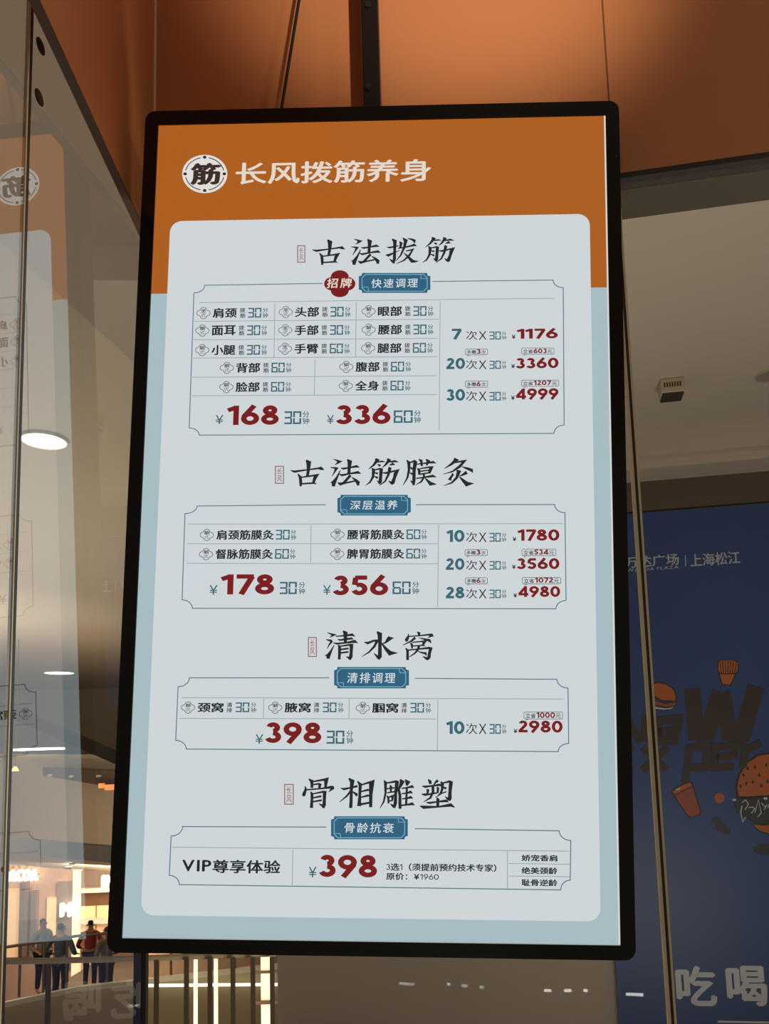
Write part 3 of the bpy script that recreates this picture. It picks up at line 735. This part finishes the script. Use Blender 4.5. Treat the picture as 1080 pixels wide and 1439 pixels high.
g = GB()   # cup
outlined(g, [(944, 1115), (972, 1100), (984, 1140), (982, 1145), (972, 1149), (966, 1147)], P_RED, .008)
outlined(g, [(943, 1113), (948, 1108), (966, 1099), (971, 1100), (972, 1105), (958, 1112), (948, 1117)], P_BUN, .006, .0022); fill(g, PB, [(949, 1110), (955, 1107), (955, 1109), (950, 1111)], P_GREY, .003)
g.build('cup_drawing', bill, local=True)
g = GB()   # big burger
outlined(g, [(1036, 1120), (1034, 1105), (1038, 1088), (1048, 1072), (1064, 1061), (1082, 1058), (1108, 1064), (1124, 1080), (1130, 1104), (1126, 1122), (1080, 1119), (1052, 1121)], P_BUN, .012)
for x, y in ((1050, 1080), (1060, 1078), (1076, 1075), (1044, 1089), (1066, 1089), (1057, 1099), (1040, 1105), (1048, 1101), (1069, 1104), (1078, 1098), (1084, 1086)): fill(g, PB, ell((x, y), 1.6, 2.6, 10), P_LINE, .0024)
outlined(g, [(1030, 1124), (1050, 1120), (1080, 1118), (1128, 1122), (1132, 1140), (1110, 1158), (1068, 1160), (1050, 1150), (1036, 1142)], P_LETT, .006)
for k in range(9): line(g, PB, [(1042 + k * 9, 1128 + (k % 3) * 7), (1047 + k * 9, 1124 + (k % 2) * 10), (1051 + k * 9, 1130 + (k % 3) * 6), (1046 + k * 9, 1138 + (k % 3) * 5)], .005, P_GREY, .0026)
line(g, PB, [(1042, 1132), (1040, 1142), (1043, 1155), (1047, 1148)], .006, P_GREY, .0026); fill(g, PB, ell((1031, 1124), 3, 1.8, 10), P_GREY, .0028); fill(g, PB, ell((1075, 1122), 3, 2, 10), P_GREY, .0028)
outlined(g, [(1056, 1158), (1070, 1159), (1110, 1157), (1104, 1170), (1084, 1173), (1066, 1168)], P_BUN, .008, .0030)
g.build('burger_drawing', bill, local=True)
g = GB(); fill(g, PB, ell((1010.5, 1121.5), 7, 7), P_BUN, .001); g.build('dot_drawing', bill, local=True)
g = GB()
for c, rx, ry in (((1006, 1153), 7, 5), ((1012, 1162), 8, 6), ((1021, 1168), 6, 4.5)): fill(g, PB, ell(c, rx, ry, 16), P_LETT, .001 + rx * .0001)
g.build('leaf_drawing', bill, local=True)
g = GB(); fill(g, PB, ell((1075, 1194), 18, 8, 24), P_LETT, .001); g.build('lettuce_drawing', bill, local=True)
g = GB(); text(g, PB, '吃', (949, 1357, 1006, 1413.5), P_WHITE, .001, bold=.035, lift=.00004); text(g, PB, '喝', (1020, 1357, 1077, 1413.5), P_WHITE, .001, bold=.035, lift=.00004); g.build('slogan_characters', bill, local=True)
g = GB(); line(g, PB, [(1008, 1435.5), (1200, 1439)], .010, P_WHITE, .001); g.build('rule_line', bill, local=True)

# slotted box on the corridor ceiling
def onceil(x, y, z): d = ray(x, y); return CAMPOS + d * ((z - CAMPOS.z) / d.z)
bc = onceil(942, 537, CZ)
BEIGE = mat('beige_plastic', (196, 182, 156), rough=0.5); SLOT = mat('slot_dark', (52, 44, 34), rough=0.7)
vb = tag(empty('vent_box', bc), 'small beige slotted box on the corridor ceiling above the blue poster', 'box')
k = bc.y / 1081
g = GB(); g.box(bc, UB, Z, NB, (-17 * k, 17 * k), (-22 * k, 0), (-.05, .05), BEIGE); g.build('housing', vb, bevel=.006)
g = GB()
for i in range(7): g.box(bc, UB, Z, NB, (-12.5 * k + i * 3.7 * k, -10.5 * k + i * 3.7 * k), (-14 * k, -7 * k), (.05, .0515), SLOT)
g.build('slots', vb)
g = GB(); g.box(bc, UB, Z, NB, (-15 * k, 15 * k), (-24.5 * k, -22 * k), (-.045, .045), SLOT); g.build('base_plate', vb)

LAMP = mat('lamp_white', (255, 255, 255), emit=(255, 250, 238), strength=4.0)
def ceiling_lamp(c, r, label, group=None, mt=LAMP, rim=BEIGE, h=.03, cat='lamp'):
    t = tag(empty('ceiling_light', c), label, cat, group)
    g = GB(); n = 36; a = [c + Vector((math.cos(2 * math.pi * i / n), math.sin(2 * math.pi * i / n), 0)) * r * 1.08 for i in range(n)]; b = [c + (p - c) * (.98 / 1.08) for p in a]; dn = Vector((0, 0, -h))
    for i in range(n):
        j = (i + 1) % n; g.poly([a[i], a[j], a[j] + dn, a[i] + dn], rim); g.poly([a[i] + dn, a[j] + dn, b[j] + dn, b[i] + dn], rim); g.poly([b[i] + dn, b[j] + dn, b[j] + dn * .3, b[i] + dn * .3], rim)
    g.build('rim', t)
    g = GB(); g.disc(c, (0, 0, -1), r * .985, h * .6, mt, 36); g.build('diffuser', t); return t
ceiling_lamp(onceil(1079, 527, CZ), .06, 'unlit round recessed downlight in the corridor ceiling at the right edge', mt=mat('lamp_grey', (160, 150, 135), rough=.3), h=.01)

# ------------------------------------------------------------------ atrium beyond the left glass
AZ = 5.0
HALLW = mat('hall_cream_wall', (196, 178, 150), rough=0.8); HALLG = mat('hall_grey_slab', (104, 96, 86), rough=0.7); HALLC = mat('hall_ceiling', (208, 194, 170), rough=0.85)
BROWN = mat('hall_brown_band', (92, 74, 58), rough=0.7); PINK = mat('shop_rose_panel', (222, 180, 150), rough=0.6); LFLOOR = mat('lower_floor_brown', (96, 80, 60), rough=0.5); TAN = mat('parapet_tan', (206, 186, 150), rough=0.7); PALE = mat('pale_top_edge', (236, 226, 204), rough=0.5)
g = GB(); g.abox((-40, -4.0, AZ), (-0.95, 40, AZ + .2), HALLC); struct(g.build('ceiling_3'))
g = GB(); g.abox((-40, 34, -7), (6, 34.3, AZ), HALLW); struct(g.build('wall_far'))
# the floor across the void, one level down, and the slab above it
LIP = 0.58; LZ = at(110, 1391, 17).z - LIP
g = GB(); e0 = at(-40, 1411, 16.0); e1 = at(8, 1404, 16.3); e2 = at(108, 1389, 17.2); e3 = at(420, 1384, 18.6); ed = [Vector((p.x, p.y, LZ)) for p in (e0, e1, e2, e3)]
top = ed + [Vector((ed[3].x, 33, LZ)), Vector((ed[0].x, 33, LZ))]
g.poly(top, LFLOOR)
for a, b in zip(ed, ed[1:]):
    k = Vector((0, .14, 0)); t0 = Z * LIP; t1 = Z * (LIP - .10); dn = Z * -2.7
    g.poly([a + t0, a + t1, b + t1, b + t0], PALE); g.poly([a + t1, a + dn, b + dn, b + t1], TAN)
    g.poly([a + t0, b + t0, b + t0 + k, a + t0 + k], PALE); g.poly([a + t0 + k, b + t0 + k, b + k, a + k], TAN)
struct(g.build('floor_lower'))
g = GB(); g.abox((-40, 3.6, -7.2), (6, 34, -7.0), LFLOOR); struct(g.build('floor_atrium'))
g = GB(); s0 = at(-60, 1170, 17); s1 = at(420, 1170, 19.5)
def slab(x0, yt, yb, x1, y1t, y1b, D0, D1, mt, depth=.3):
    a, b, c, d = at(x0, yt, D0), at(x1, y1t, D1), at(x1, y1b, D1), at(x0, yb, D0); k = Vector((0, depth, 0))
    g.mesh([a, b, c, d, a + k, b + k, c + k, d + k], [(0, 3, 2, 1), (4, 5, 6, 7), (0, 1, 5, 4), (2, 3, 7, 6), (0, 4, 7, 3), (1, 2, 6, 5)], mt)
slab(-60, 1173, 1193, 420, 1212, 1236, 17, 18.5, HALLG)
a, b = at(-60, 1193, 17.3), at(420, 1236, 18.8); g.poly([a, b, at(420, 1240, 22.2), at(-60, 1213, 22.2)], HALLC)
struct(g.build('trim_2'))
g = GB(); slab(-90, 948, 963, 330, 1128, 1148, 14, 24, mat('beam_dark_grey', (58, 52, 46), rough=0.7), .25); struct(g.build('trim_3'))
g = GB(); slab(60, 1078, 1090, 420, 1096, 1150, 25, 25.5, BROWN, .4); struct(g.build('trim_4'))
# shop front on the lower floor
SY = 22.0
def sp(x, y, off=0.0): return at(x, y, SY - off)
g = GB()
g.mesh([at(-80, 1206, SY), at(430, 1236, SY), at(430, 1420, SY), at(-80, 1420, SY)], [(0, 3, 2, 1)], PINK)
g.mesh([at(-80, 1060, 26), at(430, 1060, 26), at(430, 1260, 26), at(-80, 1240, 26)], [(0, 3, 2, 1)], HALLW)
struct(g.build('wall_shopfront'))
EM_WARM = mat('warm_lit_panel', (240, 200, 150), emit=(240, 192, 140), strength=0.85); EM_COL = mat('lit_column_and_glint', (255, 240, 200), emit=(246, 232, 188), strength=1.0); EM_SIGN = mat('lit_sign_letters', (255, 255, 255), emit=(255, 250, 225), strength=1.6)
SHELF = mat('brown_shelf_back', (120, 84, 56), rough=0.6); GREYP = mat('grey_shop_panel', (150, 128, 112), rough=0.6)
def slabthing(name, label, cat, rects, group=None):
    """rects: (part name, x0, y0, x1, y1, forward, material) standing at the shop front"""
    c = sp((rects[0][1] + rects[0][3]) / 2, rects[0][4]); t = tag(empty(name, c), label, cat, group)
    for pn, x0, y0, x1, y1, off, mt in rects:
        a = sp(x0, y0, off); b = sp(x1, y1, off); g = GB(); g.abox((a.x, a.y, b.z), (b.x, SY - max(0, off - .25), a.z), mt); g.build(pn, t)
    return t
slabthing('bright_upright', 'tall pale lit column between the shop fronts below, left of the screen', 'column', [('lit_face', 102.5, 1223, 110, 1388, .12, EM_COL), ('cap', 101, 1220, 112, 1223, .14, PALE)])
def glint_pole(x0, x1, ytop, D, label, group=None, name='bright_upright', bars=()):  # glowing uprights put in for likely reflections below the screen
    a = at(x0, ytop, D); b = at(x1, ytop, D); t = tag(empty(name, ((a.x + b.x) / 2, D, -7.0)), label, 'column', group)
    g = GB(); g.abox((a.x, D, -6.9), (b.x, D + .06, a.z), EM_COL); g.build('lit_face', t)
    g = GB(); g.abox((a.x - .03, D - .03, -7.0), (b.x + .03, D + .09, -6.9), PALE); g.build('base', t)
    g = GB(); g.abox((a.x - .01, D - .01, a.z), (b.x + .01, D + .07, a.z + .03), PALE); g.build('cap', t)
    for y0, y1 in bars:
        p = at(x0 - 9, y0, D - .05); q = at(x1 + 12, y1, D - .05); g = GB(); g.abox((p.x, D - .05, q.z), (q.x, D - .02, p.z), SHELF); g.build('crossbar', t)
glint_pole(272, 276, 1344, 12.0, 'narrow glowing upright added for a reflection seen under the screen, left one of the slim pair')
glint_pole(300.5, 304.5, 1338, 12.0, 'narrow glowing upright added for a reflection seen under the screen, right one of the slim pair')
glint_pole(366, 379, 1332, 12.0, 'broad glowing upright with dark crossbars, added for a bright strip under the screen, beside the grey wall end', bars=((1365, 1367.5), (1407, 1411)))
slabthing('shop_partition', 'rose lit shop partition with grey posts under the letter sign', 'partition', [('lit_panel', 10, 1250, 26, 1345, .1, EM_WARM), ('lit_panel', 66, 1262, 78, 1330, .1, EM_WARM), ('post', 28, 1240, 34, 1345, .2, GREYP), ('post', 44, 1252, 49, 1345, .15, GREYP), ('post', 80, 1240, 100, 1360, .12, GREYP)])
slabthing('shelf_unit', 'warm lit display shelves in the shop right of the lit column', 'shelves', [('back_panel', 111, 1252, 205, 1345, .05, SHELF), ('lit_shelf_back', 113, 1274, 133, 1309, .1, EM_WARM), ('lit_shelf_back', 136, 1273, 200, 1309, .1, EM_WARM), ('shelf', 111, 1293, 205, 1296, .4, PALE), ('shelf', 111, 1249, 205, 1252, .5, PALE), ('fascia', 111, 1224, 205, 1249, .08, GREYP)])
g = GB(); g.tube([at(206, 1385, 17.4), at(300, 1384, 17.85), at(400, 1383.5, 18.3)], .034, EM_SIGN, 8); tag(g.build('light_strip'), 'bright horizontal light strip under the screen, crossed by railing posts', 'lamp')
def lsurf(off): return Surf(at(60, 1230, SY - off), (1, 0, 0), (0, 0, 1), (0, -1, 0))
def sign(s, bb, off, label, bold=.03):
    sf = lsurf(off); g = GB(); c = at((bb[0] + bb[2]) / 2, bb[3], SY - off)
    t = tag(empty('shop_sign', c), label, 'sign')
    pos = 0
    gg = GB(); text(gg, sf, s, bb, EM_SIGN, 0, bold=bold); M = sf.mw(); gg.v = [M @ v for v in gg.v]
    n = len(gg.v); back = [v + Vector((0, .12, 0)) for v in gg.v]; fs = list(gg.f); gg.mesh(back, [f[::-1] for f in fs], EM_SIGN)
    from collections import Counter
    ec = Counter(tuple(sorted((f[i], f[(i + 1) % len(f)]))) for f in fs for i in range(len(f)))
    for f in fs:
        for i in range(len(f)):
            p, q = f[i], f[(i + 1) % len(f)]
            if ec[tuple(sorted((p, q)))] == 1: gg.mesh([gg.v[p], gg.v[p] + Vector((0, .12, 0)), gg.v[q] + Vector((0, .12, 0)), gg.v[q]], [(0, 1, 2, 3)], EM_SIGN)
    gg.build('letters', t)
    g = GB(); a = at(bb[0], bb[1], SY - off); b = at(bb[2], bb[3], SY - off); zc = (a.z + b.z) / 2
    g.abox((a.x, SY - off + .12, zc - .02), (b.x, SY - off + .16, zc + .02), GREYP); g.build('rail', t)
sign('OACOA', (1, 1222, 51, 1239), .3, 'glowing white letter sign over the shop front, cut by the left glass joint', .035)
sign('M', (83.5, 1269, 98.5, 1289), .4, 'glowing single letter M sign on the shop panel above the people', .05)
sign('IM', (142, 1230, 160, 1247), .6, 'glowing white sign on the shelf shop at the screen edge', .05)

# lamps of the atrium
ceiling_lamp(onceil(62, 617, AZ), .215, 'large bright round ceiling lamp, nearest and highest seen through the left glass')
ceiling_lamp(onceil(83, 945, AZ), .50, 'bright round ceiling lamp halfway down the left glass')
l3 = onceil(50, 1050, AZ); 
t = tag(empty('ceiling_light', at(52, 1052, 26)), 'long thin bright lamp below the round ceiling lamps', 'lamp'); c = at(52, 1052, 26); 
g = GB(); g.abox((c.x - .75, c.y - .1, c.z - .05), (c.x + .7, c.y + .5, c.z + .02), LAMP); g.build('diffuser', t); g = GB(); g.abox((c.x - .8, c.y - .12, c.z + .02), (c.x + .75, c.y + .55, c.z + .12), HALLG); g.build('housing', t)
for px, py, lb in ((70, 1089.5, 'small pinkish spotlight on the brown band, leftmost of three'), (100, 1091, 'small white spotlight on the brown band, middle of three'), (138.5, 1090.5, 'small white spotlight on the brown band beside the screen edge, rightmost of three')):
    ceiling_lamp(at(px, py - 1, 24.6), .07, lb, 'small spotlights on the brown band', h=.06)
EM_OR = mat('orange_lit', (240, 150, 80), emit=(240, 160, 96), strength=1.0)
for x0, x1, lb in ((138, 144.5, 'small orange lit sign under the spotlights, left one'), (147, 161, 'wider orange lit sign under the spotlights, touching the screen edge')):
    g = GB(); a = at(x0, 1101 + (x0 - 138) * .2, 24.6); b = at(x1, 1107 + (x1 - 140) * .15, 24.6); g.abox((a.x, a.y, b.z), (b.x, a.y + .15, a.z), EM_OR); tag(g.build('lit_sign'), lb, 'sign')
for px, py, lb in ((102, 1211.5, 'tiny lit downlight under the slab, right of a pair'), (96.5, 1218, 'tiny lit downlight under the slab, nearer the letter sign')):
    ceiling_lamp(at(px, py, 19.5), .075, lb, 'downlights under the slab', h=.05)
YEL = mat('yellow_lamp', (255, 240, 150), emit=(250, 240, 150), strength=1.2)
c = at(21.5, 1077, 20); t = tag(empty('pendant_lamp', c), 'small yellow pendant lamp beside the left glass joint', 'lamp')
g = GB(); n = 16
for i in range(n):
    p, q = 2 * math.pi * i / n, 2 * math.pi * (i + 1) / n
    g.poly([c + Vector((math.cos(p) * .03, math.sin(p) * .03, 0)), c + Vector((math.cos(q) * .03, math.sin(q) * .03, 0)), c + Vector((math.cos(q) * .10, math.sin(q) * .10, -.12)), c + Vector((math.cos(p) * .10, math.sin(p) * .10, -.12))], YEL)
g.build('shade', t); g = GB(); g.bar(c, Vector((c.x, c.y, AZ)), .008, BROWN, 6); g.build('cord', t)

# near railing at the edge of our floor
RAIL = mat('brushed_steel_rail', (206, 186, 154), rough=0.45, metal=0.0); POST = mat('dark_rail_post', (112, 97, 78), rough=0.4, metal=0.4)
RD = 2.9
r0 = at(-60, 1353, RD); r1 = at(160, 1348, RD); dr = (r1 - r0) / 220
rt = tag(empty('railing', (r0.x, RD, 0)), 'near railing with steel handrail and dark posts at the void edge', 'railing')
r2 = at(388, 1340, RD + .05)
g = GB(); g.tube([r0, r1, r2], .0105, RAIL, 12); g.build('handrail', rt)
for px in (-40, 68.5, 220, 262, 295, 327, 355, 382):
    p = at(px, 1352 if px < 160 else 1345, RD + .01); g = GB(); g.abox((p.x - .0075, p.y - .006, 0.0), (p.x + .0075, p.y + .006, p.z), POST); g.build('post', rt)
# far railing
fr = tag(empty('railing', ed[1]), 'far thin railing on the lower floor in front of the people', 'railing')
def rp(x, h, D): p = at(x, 1390, D); return Vector((p.x, p.y, LZ + h))
zr = at(60, 1325, 16.75).z - LZ - LIP + LIP
pts = [rp(-30, zr, 16.3), rp(10, zr, 16.5), rp(108, zr, 17.3), rp(420, zr, 18.7)]
g = GB(); g.tube(pts, .03, POST, 8); g.build('handrail', fr)
for px, D in ((-18, 16.35), (27, 16.65), (60.5, 16.9), (93, 17.2), (150, 17.5), (240, 17.9), (330, 18.3)):
    p = rp(px, 0, D); g = GB(); g.bar(p + Z * (LIP if True else 0), p + Z * zr, .028, POST, 8); g.build('post', fr)

# ------------------------------------------------------------------ people on the lower floor
SKIN = mat('skin', (176, 128, 100), rough=0.6)
def skinned(name, parent, chain, edges, mt, levels=2, M=None):
    me = bpy.data.meshes.new(name); me.from_pydata([c[:3] for c in chain], edges, []); o = bpy.data.objects.new(name, me); COL.objects.link(o)
    o.modifiers.new('skin', 'SKIN'); sv = me.skin_vertices[0].data if me.skin_vertices else None
    if sv is None:
        bm = bmesh.new(); bm.from_mesh(me); bm.verts.layers.skin.verify(); bm.to_mesh(me); bm.free(); sv = me.skin_vertices[0].data
    for i, c in enumerate(chain):
        r = c[3]; sv[i].radius = r if isinstance(r, tuple) else (r, r)
    sv[0].use_root = True
    s = o.modifiers.new('sub', 'SUBSURF'); s.levels = levels; s.render_levels = levels
    dg = bpy.context.evaluated_depsgraph_get(); ev = bpy.data.meshes.new_from_object(o.evaluated_get(dg)); ev.name = name
    bpy.data.objects.remove(o)
    if M is not None: ev.transform(M)
    ev.materials.clear(); ev.materials.append(mt)
    for p in ev.polygons: p.use_smooth = True
    r = bpy.data.objects.new(name, ev); COL.objects.link(r); r.parent = parent; r['_m'] = list(parent['_m']); return r
def person(x, D, rz, sc, shirt, trousers, label, elbow_out=0.10, hand_fwd=.12, bag=False):
    p = at(x, 1390, D); root = empty('person', mw=Matrix.Translation(Vector((p.x, p.y, LZ))) @ Matrix.Rotation(rz, 4, 'Z') @ Matrix.Scale(sc, 4))
    tag(root, label, 'person')
    # facing -Y
    J = {'pel': (0, 0, .95), 'sp': (0, .0, 1.12), 'ch': (0, -.01, 1.30), 'nb': (0, 0, 1.45), 'nk': (0, -.005, 1.53), 'hd': (0, -.015, 1.62), 'ht': (0, -.005, 1.71)}
    ch = [(*J['pel'], (.15, .10)), (*J['sp'], (.13, .09)), (*J['ch'], (.155, .10)), (*J['nb'], (.08, .07)), (*J['nk'], (.05, .052)), (*J['hd'], (.074, .092)), (*J['ht'], (.06, .075))]
    ed_ = [(0, 1), (1, 2), (2, 3), (3, 4), (4, 5), (5, 6)]
    arms = []; legs = []
    for s in (-1, 1):
        i = len(ch); sh = (s * .19, 0, 1.40); el = (s * (.22 + elbow_out), .06, 1.12); wr = (s * (.20 + elbow_out * .3), .06 - hand_fwd - .08, .95 + hand_fwd * .6); pa = (wr[0] * .97, wr[1] - .06, wr[2] - .02)
        ch += [(*sh, .055), (*el, .042), (*wr, .028), (*pa, (.034, .016))]; ed_ += [(3, i), (i, i + 1), (i + 1, i + 2), (i + 2, i + 3)]; arms.append((sh, el, wr))
        for f in range(4):
            k = len(ch); q = (pa[0] + (f - 1.5) * .018, pa[1] - .04, pa[2] - .005); ch += [(*q, .009), (q[0], q[1] - (.028 + .006 * (1.5 - abs(f - 1.5))), q[2] - .025, .008)]; ed_ += [(i + 3, k), (k, k + 1)]
        k = len(ch); ch += [(wr[0] - s * .035, wr[1] - .03, wr[2], .010), (wr[0] - s * .05, wr[1] - .065, wr[2] - .01, .009)]; ed_ += [(i + 2, k), (k, k + 1)]
        i = len(ch); hp = (s * .095, 0, .90); kn = (s * .10, -.02, .50); an = (s * .105, .02, .09); to = (s * .115, -.14, .035)
        ch += [(*hp, .085), (*kn, .058), (*an, .042), (*to, (.04, .03))]; ed_ += [(0, i), (i, i + 1), (i + 1, i + 2), (i + 2, i + 3)]; legs.append((hp, kn, an))
    body = skinned('body', root, ch, ed_, SKIN, 1)
    sc_ = [(*J['pel'], (.165, .118)), (*J['sp'], (.15, .108)), (*J['ch'], (.175, .118)), (*J['nb'], (.09, .08))]; se = [(0, 1), (1, 2), (2, 3)]
    for sh, el, wr in arms:
        i = len(sc_); m = tuple(a + (b - a) * .75 for a, b in zip(el, wr)); sc_ += [(*sh, .068), (*el, .056), (*m, .045)]; se += [(3, i), (i, i + 1), (i + 1, i + 2)]
    skinned('shirt', root, sc_, se, shirt, 1)
    tr = [(0, 0, .98, (.16, .115))]; te = []
    for hp, kn, an in legs:
        i = len(tr); tr += [(*hp, .10), (*kn, .075), (an[0], an[1], .11, .06)]; te += [(0, i), (i, i + 1), (i + 1, i + 2)]
    skinned('trousers', root, tr, te, trousers, 1)
    skinned('hair', root, [(0, .035, 1.60, (.070, .06)), (0, .02, 1.68, (.082, .085)), (0, -.01, 1.735, (.06, .07))], [(0, 1), (1, 2)], HAIR, 1)
    g = GB(); g.v = []; n = 8
    g.mesh([(0, -.125, 1.60), (-.014, -.10, 1.595), (.014, -.10, 1.595), (0, -.10, 1.645)], [(0, 1, 2), (0, 2, 3), (0, 3, 1), (1, 3, 2)], SKIN, True); g.build('nose', root, local=True)
    for s in (-1, 1):
        g = GB(); g.disc((s * .033, -.099, 1.645), (0, -1, 0), .011, .006, HAIR, 10); g.build('eye', root, local=True)
        g = GB(); g.bar((s * .074, -.01, 1.61), (s * .094, .005, 1.62), .022, SKIN, 10); g.build('ear', root, local=True)
    g = GB(); g.bar((-.024, -.104, 1.572), (.024, -.104, 1.572), .006, mat('lips', (140, 80, 72)), 6); g.build('mouth', root, local=True)
    if bag:
        g = GB(); g.abox((-.17, .12, 1.02), (.17, .22, 1.40), bag); g.build('backpack', root, local=True, bevel=.03)
HAIR = mat('dark_hair', (34, 28, 26), rough=0.6)
DKB = mat('slate_blue_cloth', (70, 84, 92), rough=0.9); GRY = mat('grey_cloth', (150, 138, 128), rough=0.9); BLK = mat('black_cloth', (38, 34, 32), rough=0.9); REDC = mat('red_cloth', (150, 52, 44), rough=0.9); DUN = mat('dun_cloth', (108, 88, 74), rough=0.9)
person(58.5, 18.9, math.radians(60), .98, GRY, BLK, 'person in a pale grey top standing side-on at the far railing', .04, .10)
person(84, 17.9, math.radians(175), 1.03, DKB, BLK, 'person in a slate blue top with elbows out, below the single letter sign', 0.13, .16)
person(126, 19.0, math.radians(190), .93, REDC, BLK, 'person in a red top right of the lit column', .08, .12)
person(149, 17.9, math.radians(240), .97, DUN, BLK, 'person in a dun top nearest the screen edge', .10, .14)

# small lit tubes behind the viewer that the glass and the screen mirror
TUBE = mat('cool_white_tube', (255, 255, 255), emit=(255, 252, 246), strength=14.0)
def mirrored(x, y, O, N, dist):
    p = hit(x, y, O, N); d = ray(x, y).normalized(); N = Vector(N).normalized(); return p + (d - N * 2 * d.dot(N)) * dist
def tube(x0, x1, y0, y1, O, N, dist, r, label, group):
    a = mirrored(x0, y0, O, N, dist); b = mirrored(x1, y1, O, N, dist); t = tag(empty('light_tube', (a + b) / 2), label, 'lamp', group)
    d = (b - a) * .04; g = GB(); g.bar(a + d, b - d, r, TUBE, 8); g.build('glowing_tube', t); g = GB(); g.bar(a, a + d, r * 1.2, SEAL, 8); g.build('end_cap', t); g = GB(); g.bar(b - d, b, r * 1.2, SEAL, 8); g.build('end_cap', t)
for x0, x1, lb in ((764, 775, 'short lit tube mirrored in the back glass below the screen, leftmost'), (792, 803, 'short lit tube mirrored in the back glass below the screen, second'), (819, 826, 'short lit tube mirrored in the back glass below the screen, third and shortest'), (878, 905, 'longer lit tube mirrored over the foot of the blue poster')):
    tube(x0, x1, 1392 if x0 < 850 else 1397, 1392 if x0 < 850 else 1398, corner, NB, 2.6, .006, lb, 'lit tubes mirrored in the back glass')

for o in bpy.data.objects:
    if '_m' in o: del o['_m']
